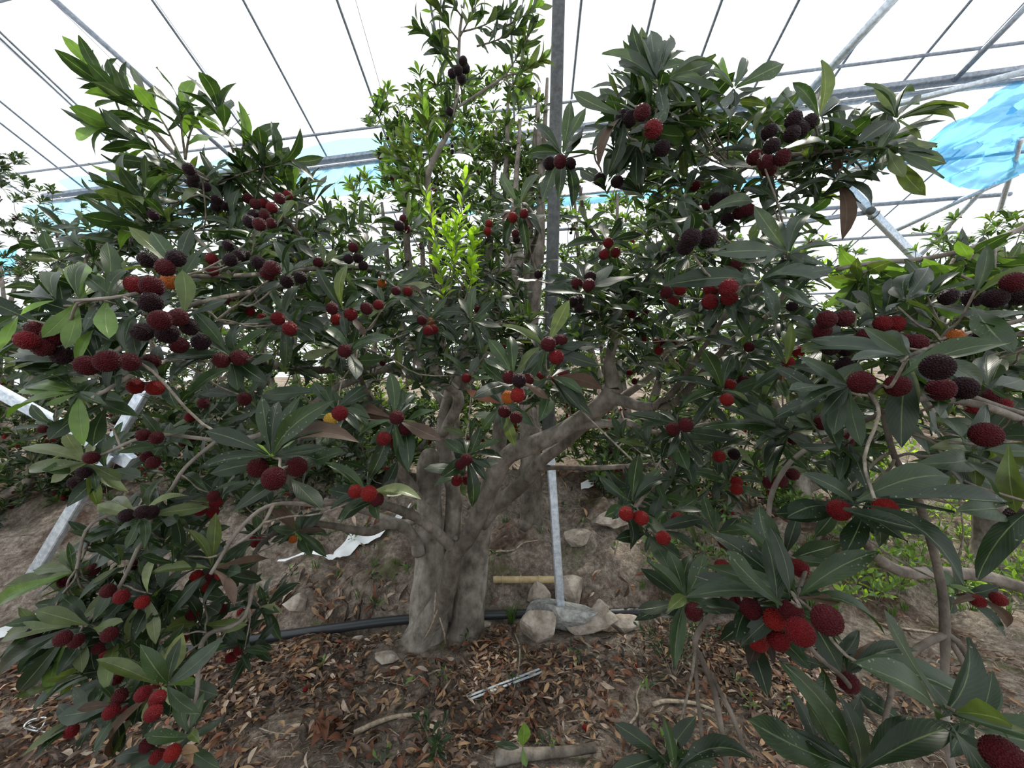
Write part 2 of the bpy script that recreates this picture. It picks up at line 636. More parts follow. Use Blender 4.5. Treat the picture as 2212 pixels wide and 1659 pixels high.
# lower roof beyond the gutter: open frame continuing down the hillside
lower = empty('trim_1', E0 + R_DIR * 0.4)
tag(lower, 'open steel frame of the lower greenhouse bay beyond the gutter', 'roof frame', kind='structure')
OFF2 = -0.55
for t in np.arange(-4.6, 7.5, 0.62):
    a = eave(t, 0.35, OFF2)
    roof_bar('rib', a, a + R_DIR * 4.4, 0.018, parent=lower)
for k, w in ((0.42, 0.03), (0.95, 0.045), (1.5, 0.035), (2.05, 0.03), (2.7, 0.03), (3.5, 0.03), (4.4, 0.05)):
    roof_bar('purlin', eave(8.5, k, OFF2 - 0.03), eave(-5.6, k, OFF2 - 0.03), w, parent=lower)
for a, b in (((2212, 155), (1880, 240)), ((2128, 405), (1990, 550)), ((2200, 375), (1930, 500)), ((2205, 300), (2160, 455)), ((1880, 640), (2010, 530))):
    pa, pb = on_roof(*a, OFF2 - 0.08), on_roof(*b, OFF2 - 0.08)
    roof_bar('rafter', pa, pb, 0.05, 'steel', parent=lower)

# ------------------------------------------------------------------ leaves
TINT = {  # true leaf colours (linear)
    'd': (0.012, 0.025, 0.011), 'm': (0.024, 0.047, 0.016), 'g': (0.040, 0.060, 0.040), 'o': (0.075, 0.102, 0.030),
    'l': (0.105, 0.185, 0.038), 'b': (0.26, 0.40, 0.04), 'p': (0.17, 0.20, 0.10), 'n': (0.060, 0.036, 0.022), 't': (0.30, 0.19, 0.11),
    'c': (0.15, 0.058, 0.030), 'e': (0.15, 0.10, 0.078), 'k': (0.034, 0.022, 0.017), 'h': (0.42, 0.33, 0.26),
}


def leaf_profile(t, ob_):
    # obovate lance shape: widest at about 0.62 of the length, tapering long to the stalk
    w = np.sin(np.pi * np.clip(t, 0, 1) ** ob_) ** 0.85
    return w


def leaf_shape(k, rows, cols):
    arch = (0.06, 0.10, 0.02, 0.14, 0.05, -0.03, 0.18, 0.08)[k]
    fold = (0.10, 0.22, 0.06, 0.16, 0.30, 0.05, 0.20, -0.08)[k]
    wave = (0.0, 0.02, 0.03, 0.0, 0.015, 0.02, 0.0, 0.03)[k]
    bend = (0.0, 0.05, -0.04, 0.03, -0.06, 0.02, 0.07, -0.02)[k]
    wid = (0.15, 0.135, 0.16, 0.145, 0.13, 0.165, 0.14, 0.15)[k]
    obv = (1.35, 1.2, 1.5, 1.3, 1.1, 1.55, 1.25, 1.4)[k]
    v, uv = [], []
    for i in range(rows + 1):
        t = i / rows
        hw = wid * max(float(leaf_profile(np.array(t), obv)), 0.0)
        if i == 0: hw = 0.012
        if i == rows: hw = 0.004
        for j in range(cols + 1):
            s = 2 * j / cols - 1
            y = s * hw + bend * 4 * t * (1 - t)
            z = arch * 4 * t * (1 - t) + abs(s) * hw * fold * 2 + wave * math.sin(9 * t + 2 * k) * s
            v.append((t, y, z)); uv.append((0.5 + 0.5 * s, t))
    f = []
    for i in range(rows):
        for j in range(cols):
            a = i * (cols + 1) + j
            f.append((a, a + 1, a + cols + 2, a + cols + 1))
    # strip is laid along +X, top side +Z
    f = [q[::-1] for q in f]
    return np.array(v), np.array(f), np.array(uv)


NK = 8
HI = [leaf_shape(k, 7, 4) for k in range(NK)]
LO = [leaf_shape(k, 4, 2) for k in range(NK)]
MID = [leaf_shape(k, 6, 2) for k in range(NK)]
_leaf_mesh = {}


def leaf_mesh(k, tint, mat):
    key = (k, tint, mat)
    if key not in _leaf_mesh:
        v, f, uv = HI[k]
        c = np.tile(np.array(TINT[tint]), (len(v), 1)) * (0.88 + 0.06 * (k % 5))
        _leaf_mesh[key] = mesh_np('leaf', v, f, M[mat], tint=c, uv=uv)
    return _leaf_mesh[key]


def leaf_frame(base, tip, nh):
    x = tip - base
    L = np.linalg.norm(x)
    x = x / max(L, 1e-6)
    z = nh - x * np.dot(nh, x)
    if np.linalg.norm(z) < 1e-3: z = np.cross(x, (0.3, 0.5, 0.8))
    z = nrm(z)
    y = np.cross(z, x)
    return x, y, z, L


def pxsize(base, tip):
    c = (base + tip) / 2
    if c[1] < 0.12: return 0
    x, y, d = project(c)
    if not (-60 < x < W + 60 and -60 < y < H + 60): return 0
    return np.linalg.norm(tip - base) * F / d


def leaf_mat(t):
    return {'b': 'young_leaf', 'l': 'leaf', 'n': 'dry_leaf', 't': 'dry_leaf', 'c': 'dry_leaf', 'e': 'dry_leaf', 'k': 'dry_leaf', 'h': 'dry_leaf'}.get(t, 'leaf')


def emit_leaves(leaves, parent, part='leaf', n_single=300, stuff='foliage', label_fn=None, tag_single=None, min_px=9, shapes=None):
    """leaves: (base, tip, normal, k, tint, wscale, priority)"""
    if not leaves: return
    key = [pxsize(l[0], l[1]) * (1.0 + l[6]) for l in leaves]
    order = np.argsort(key)[::-1]
    single = [i for i in order[:n_single] if key[i] > min_px]
    ss = set(single)
    for i in single:
        b, t, n, k, tn, ws, _ = leaves[i]
        x, y, z, L = leaf_frame(b, t, n)
        o = bpy.data.objects.new(part, leaf_mesh(k, tn, leaf_mat(tn)))
        mw = Matrix(((x[0] * L, y[0] * L * ws, z[0] * L, b[0]), (x[1] * L, y[1] * L * ws, z[1] * L, b[1]), (x[2] * L, y[2] * L * ws, z[2] * L, b[2]), (0, 0, 0, 1)))
        COL.objects.link(o)
        if parent is not None:
            o.parent = parent
            o.matrix_parent_inverse = Matrix.Translation(-Vector(parent.location))
        o.matrix_basis = mw
        if tag_single: tag_single(o, tn)
    # the rest is one mesh per material
    rest = {}
    for i, l in enumerate(leaves):
        if i not in ss: rest.setdefault(leaf_mat(l[4]), []).append(l)
    for mt, ll in rest.items():
        V, Fc, UVs, T = [], [], [], []
        n = 0
        for b, t, nn, k, tn, ws, _ in ll:
            x, y, z, L = leaf_frame(b, t, nn)
            v, f, uv = (shapes or LO)[k]
            V.append(b + (v[:, :1] * x + v[:, 1:2] * ws * y + v[:, 2:] * z) * L)
            Fc.append(f + n); UVs.append(uv); n += len(v)
            T.append(np.tile(np.array(TINT[tn]) * rng.uniform(0.75, 1.3), (len(v), 1)))
        me = mesh_np(stuff, np.concatenate(V), np.concatenate(Fc), M[mt], tint=np.concatenate(T), uv=np.concatenate(UVs))
        o = ob(stuff, me, parent)
        tag(o, kind='stuff')
        if parent is None and label_fn: label_fn(o)


# ------------------------------------------------------------------ fruit
FT = {'k': (0.024, 0.005, 0.009), 'd': (0.098, 0.007, 0.012), 'r': (0.21, 0.009, 0.013), 's': (0.31, 0.016, 0.013), 'o': (0.72, 0.19, 0.035), 'y': (0.70, 0.42, 0.05)}


def icosphere(sub):
    import bmesh
    bm = bmesh.new()
    bmesh.ops.create_icosphere(bm, subdivisions=sub, radius=1.0)
    v = np.array([w.co[:] for w in bm.verts]); f = [tuple(w.index for w in q.verts) for q in bm.faces]
    bm.free()
    return v, f


_fm = {}


def fruit_mesh(c, hi):
    key = (c, hi)
    if key not in _fm:
        v, f = icosphere(5 if hi == 2 else (4 if hi == 1 else 2))
        v = v / np.linalg.norm(v, axis=1)[:, None]
        if hi:
            n = 340
            i = np.arange(n) + 0.5
            ph = np.arccos(1 - 2 * i / n); th = np.pi * (1 + 5 ** 0.5) * i
            pts = np.stack([np.cos(th) * np.sin(ph), np.sin(th) * np.sin(ph), np.cos(ph)], 1)
            dmin = np.sqrt(np.clip(2 - 2 * (v @ pts.T).max(1), 0, None))
            r = 0.90 + 0.115 * np.exp(-(dmin / 0.068) ** 2)
            v = v * r[:, None]
        v = v * np.array([1, 1, 0.94])
        _fm[key] = mesh_np('fruit', v, np.array(f), M['fruit'], tint=np.tile(np.array(FT[c]), (len(v), 1)))
    return _fm[key]


def add_fruit(p, r, c, parent, hi=1, part='fruit'):
    o = bpy.data.objects.new(part, fruit_mesh(c, hi))
    COL.objects.link(o)
    if parent is not None:
        o.parent = parent
        o.matrix_parent_inverse = Matrix.Translation(-Vector(parent.location))
    o.location = p
    o.rotation_euler = rng.uniform(0, 6.28, 3)
    o.scale = (r, r, r)
    return o


# ------------------------------------------------------------------ trees
class Tree:
    def __init__(self, name, label, base, cat='tree', group=None):
        self.o = empty(name, base)
        tag(self.o, label, cat, group)
        self.leaves = []; self.fruits = []; self.np = []; self.nr = []
        self.twigs = MB(); self.targets = []

    def limb(self, pts, rad, name='branch', sides=10, mat='bark', rough=0.05, per=5):
        p, r = catmull(pts, rad, per)
        v, f = tube(p, r, sides, rough)
        o = ob(name, mesh_np(name, v, f, M[mat]), self.o)
        for a, b in zip(p, r):
            self.np.append(a); self.nr.append(b)
        return o

    def limb_px(self, pts, name='branch', **kw):
        """pts: (px, py, depth, radius in px)"""
        return self.limb([P(x, y, d) for x, y, d, r in pts], [r * d / F for x, y, d, r in pts], name, **kw)

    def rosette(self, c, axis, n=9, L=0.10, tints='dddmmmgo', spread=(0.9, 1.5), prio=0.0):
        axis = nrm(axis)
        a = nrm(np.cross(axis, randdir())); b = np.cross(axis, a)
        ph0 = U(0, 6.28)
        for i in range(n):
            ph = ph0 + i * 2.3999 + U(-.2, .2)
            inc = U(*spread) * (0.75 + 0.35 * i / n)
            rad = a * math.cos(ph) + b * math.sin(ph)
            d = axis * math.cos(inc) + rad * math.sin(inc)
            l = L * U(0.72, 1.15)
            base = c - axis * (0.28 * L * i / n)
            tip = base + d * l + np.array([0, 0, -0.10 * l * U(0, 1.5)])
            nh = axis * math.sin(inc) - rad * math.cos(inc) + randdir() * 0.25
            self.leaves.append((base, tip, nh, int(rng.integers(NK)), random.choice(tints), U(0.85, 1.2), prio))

    def shoot(self, pts, n=14, L=0.09, tints='mmlog', prio=0.1, r=0.0025, up=0.0):
        """leafy twig along a polyline of 3D points"""
        p, rr = catmull(pts, np.linspace(r * 1.5, r * 0.6, len(pts)), 6)
        self.twigs.add(*tube(p, rr, 5))
        self.np += list(p); self.nr += list(rr)
        ph0 = U(0, 6.28)
        m = len(p)
        for i in range(n):
            s = (0.25 + 0.75 * (i + 0.5) / n) * (m - 1)
            j = min(int(s), m - 2)
            c = p[j] + (p[j + 1] - p[j]) * (s - j)
            ax = nrm(p[j + 1] - p[j])
            a = nrm(np.cross(ax, (0.31, 0.2, 0.9))); b = np.cross(ax, a)
            ph = ph0 + i * 2.3999
            inc = 1.15 - 0.65 * i / n + U(-.12, .12)
            rad = a * math.cos(ph) + b * math.sin(ph)
            l = L * U(0.8, 1.15) * (1.0 if i < n * .8 else 0.75)
            d = ax * math.cos(inc) + rad * math.sin(inc) + np.array([0, 0, up])
            self.leaves.append((c, c + nrm(d) * l, ax * math.sin(inc) - rad * math.cos(inc) + randdir() * .2, int(rng.integers(NK)), random.choice(tints), U(1.0, 1.35), prio))

    def attach(self, sag=0.08, rmax=0.006, rtip=0.0018):
        """grow twigs from the existing wood to every target, nearest first"""
        if not self.targets: return
        T = np.array(self.targets)
        Np = np.array(self.np); Nr = np.array(self.nr)
        d0 = np.array([np.min(np.linalg.norm(Np - t, axis=1)) for t in T])
        for i in np.argsort(d0):
            t = T[i]
            dist = np.linalg.norm(Np - t, axis=1)
            j = int(np.argmin(dist + 0.15 * (Nr < 0.0022)))
            a = Np[j]; D = dist[j]
            if D < 0.012: continue
            mid = (a + t) / 2 + np.array([0, 0, -sag * D]) + randdir() * 0.07 * D
            mid2 = a * 0.75 + t * 0.25 + randdir() * 0.05 * D
            r0 = min(max(Nr[j] * 0.75, rtip * 1.2), rtip + 0.006 * D, rmax)
            p, r = catmull([a, mid2, mid, t], np.linspace(r0, rtip, 4), 3)
            self.twigs.add(*tube(p, r, 5, 0.0, False))
            Np = np.vstack([Np, p[2:]]); Nr = np.concatenate([Nr, r[2:]])
        self.targets = []

    def show_fruit(self):
        """tufts grow behind the fruit they carry: thin out leaves that would cover one"""
        if not self.fruits: return
        Fp = np.array([f[0] for f in self.fruits])
        fx, fy, fd = W / 2 + Fp[:, 0] / Fp[:, 1] * F, H / 2 - (Fp[:, 2] - CAM_Z) / Fp[:, 1] * F, Fp[:, 1]
        fr = .0145 * F / fd
        out = []
        for l in self.leaves:
            b, t = l[0], l[1]
            hit = False
            for s_ in (.15, .35, .55, .75, .92):
                p = b + (t - b) * s_
                if p[1] < .15: continue
                x, y, d = project(p)
                near = (np.hypot(fx - x, fy - y) < fr * (1.1 if l[6] < .5 else .75)) & (d < fd + .006) & (d > fd - .35)
                if near.any():
                    hit = True
                    back = float((fd[near] + .03).max() / d)
                    break
            if not hit: out.append(l)
            elif l[6] >= .5:
                # bend the leaf back about its stalk
                t2 = t + np.array([0, min((back - 1) * d / max(s_, .3) + .01, .12), 0])
                out.append((b, b + nrm(t2 - b) * np.linalg.norm(t - b), *l[2:]))
        self.leaves = out

    def finish(self, n_single=300, shapes=None, min_px=9):
        if self.twigs.n:
            o = self.twigs.build('twigs', M['twig'], self.o)
            tag(o, kind='stuff')
        emit_leaves(self.leaves, self.o, n_single=n_single, min_px=min_px, shapes=shapes)
        for p, r, c in self.fruits:
            d = max(p[1], 0.1)
            s = 2 * r * F / d
            add_fruit(p, r, c, self.o, 2 if s > 44 else (1 if s > 12 else 0))


# ---- tracing data. Zoomed crops of the photograph: region -> its origin, 2.765 crop pixels to one photo pixel
REG = {1: (0, 0), 2: (700, 0), 3: (1412, 0), 4: (0, 500), 5: (700, 500), 6: (1412, 500), 7: (0, 1059), 8: (700, 1059), 9: (1412, 1059)}
ZK = 800.0 / 2212.0


def zpx(reg, x, y):
    return REG[reg][0] + x * ZK, REG[reg][1] + y * ZK


# fruit: x, y, diameter in the crop, ripeness colour; distance follows from a 2.9 cm fruit
FRUIT = {
    1: "1130,1010,72k 1155,1062,68k 1150,1095,66k 1225,1115,62k 915,1285,68k 1295,1195,60k 1290,1235,58k 1345,1230,58k 1670,1185,70d 1720,1165,60r 1625,1240,64r 1525,1220,62d 1575,1215,60r 1515,1285,66k 1490,1325,76k 1550,1340,78d 1580,1285,66d 1620,1335,68d 1480,1185,58d",
    2: "830,365,56k 845,410,54k 800,420,58k 765,440,56k 822,472,56k 750,665,46k 1410,965,86d 1345,975,80k 1470,980,80k 1785,705,96k 1825,712,98k 1900,672,106d 1965,772,110r 2020,885,98k 1645,1070,76k 1750,1085,80k 1195,1275,62r 1128,1298,62s 985,1335,50s 978,1382,50s 1145,1395,52d 1150,1430,50k 475,1310,56d 450,1350,62k 490,1365,56d 1697,1450,68r 1672,1520,68r 1740,1508,66r 1310,1130,48k",
    3: "835,715,98k 930,730,92k 825,800,98k 880,770,92k 690,790,92k 705,870,100k 605,940,90d 670,970,94d 770,940,96d 690,1010,90d 248,1110,66r 485,1195,78d 370,1190,76k 420,1190,76k 560,1255,80d 510,1275,76d 300,1245,70d 440,1310,76k 225,1420,118k 325,1420,112k 190,1470,112k 490,1590,84d",
    4: "880,170,98k 1050,160,104k 985,215,106d 805,320,110r 908,328,120d 1015,300,100o 900,425,122k 955,530,124d 1065,515,112d 850,600,118k 1000,610,118k 1130,570,108k 1200,660,104k 1070,680,102d 1265,165,70r 1268,230,70r 1365,85,76k 1375,170,82k 1425,145,78k 1475,150,76k 1540,185,86k 1625,220,92d 1600,250,90d 1715,295,84k 1795,275,80k 1900,185,60d 2110,95,62d 2080,165,62k 2140,160,60k 2170,205,60k 160,650,120r 255,690,116d 220,595,112d 320,625,114d 370,740,112k 520,800,126d 640,775,130d 775,780,118d 900,780,100d 810,925,98s 925,935,100s 1660,520,84r 1730,580,88r 1985,460,80d 2010,525,76s 2095,495,76r 2060,712,84d 1320,770,100d 1430,755,98d 1460,1000,84d 1215,1025,64d 1135,1110,62r 855,1215,78d 935,1232,78d 545,1350,80d 500,1440,80k 450,1500,78k 915,1380,76d 880,1345,74d 1635,1475,136d 1770,1405,118d 1540,1410,118d 2030,1085,94r 1975,1125,88y 380,1315,46r 255,1180,52d 640,1290,50d 1130,1235,54d 1095,1260,52d 465,1070,46d 1355,405,60d 1495,480,54r 1565,515,58r 1385,420,56d",
    5: "430,355,62d 500,358,60r 345,310,56o 255,460,76d 325,440,72r 585,530,62d 637,540,56o 620,592,64r 655,585,60r 1340,672,90d 1415,650,80d 1388,750,90r 1165,890,94k 1105,870,86d 1215,885,84d 1157,978,94s 1098,990,80o 1078,1075,78d 1147,1110,80d 1280,865,70r 1430,860,70r 1350,890,66s 850,875,62r 435,1110,92d 485,1178,84d 357,1237,88r 400,1255,82r 860,1258,60d 850,1362,74d 812,1392,70d 793,1488,68r 855,1482,66r 187,1553,88s 268,1565,94s 315,1602,86d 2045,365,76r 2127,345,74s 2085,420,72r 1510,312,72d 1580,320,80d 1590,270,76k 1490,420,66k 1520,410,62k 1525,455,62k 1280,255,54k 1720,432,42d 1840,497,46d 1880,527,44d 1920,480,42d 1877,662,40r 1910,645,40r 1985,662,48r 2018,662,46d 2000,710,58r 2085,670,46d 1825,842,40r 1855,895,40d 1070,690,34r 918,465,44d 2160,1155,88d 2085,1180,84d 350,785,40d 240,790,40d",
    6: "80,365,78d 445,335,110r 335,420,96r 345,340,94r 450,395,98r 1035,525,110d 1005,595,106d 1140,520,104d 1370,550,104r 1440,555,104r 1570,665,112d 1795,635,106o 1760,390,100k 2040,400,122k 2150,305,124d 1910,395,112k 2180,385,118k 1950,650,118k 1060,690,102k 1150,700,100k 1270,630,106d 1480,660,108d 1695,810,160k 1240,900,132d 1455,920,136d 1715,940,140d 1850,935,136k 1140,800,100k 2020,985,90d 1920,1070,88r 2085,1035,86r 1985,1215,146d 570,690,64d 865,718,70s 803,780,74s 770,850,74o 435,675,44y 450,915,74s 535,893,70d 437,1005,84s 190,1155,80d 112,1180,74d 835,1235,82d 390,1343,72s 480,1330,70k 495,1540,68s 495,1495,66s 830,1450,76d 760,1490,78d 690,1500,76d 1150,1240,96d 1010,1140,92d 1960,1430,72k 2030,1435,72d 825,445,70k 630,1125,60r",
    7: "1275,35,74d 1195,118,70r 1290,75,70r 1270,130,68r 850,130,84k 905,130,80k 755,150,80k 1085,275,52d 1480,315,46r 1522,318,50r 1560,292,46r 1510,295,46r 1750,293,50o 1175,515,72s 1325,500,74s 1265,510,72d 1240,575,70s 1150,740,72d 1325,708,60d 850,668,80s 725,635,84r 645,600,80d 385,550,72d 555,475,74d 805,445,66d 375,885,88d 455,900,84d 655,860,84d 595,940,78d 630,985,62r 205,850,80k 1095,880,58r 1425,955,60r 1378,1000,60r 855,1215,90r 940,1245,94r 915,1330,96r 715,1230,84d 665,1320,86r 765,1325,82r 425,1440,76r 945,1145,72r 880,1520,84d 1030,1570,90s 940,1590,86r 700,1130,66r 1575,690,44d 1440,730,46s",
    8: "1805,140,90s 1893,165,90s 2025,285,88s 2110,170,78s 2190,725,84d",
    9: "1108,118,122r 1385,115,130s 430,310,86d 410,465,98r 870,465,106r 825,725,130d 240,725,104d 580,710,120d 720,770,124s 625,905,116s 745,895,124r 875,845,158r 1035,775,172d 1165,1150,112d 1935,660,80r 2060,650,82r 2090,1590,205d 2170,160,120k 445,665,96d 515,655,96d",
}

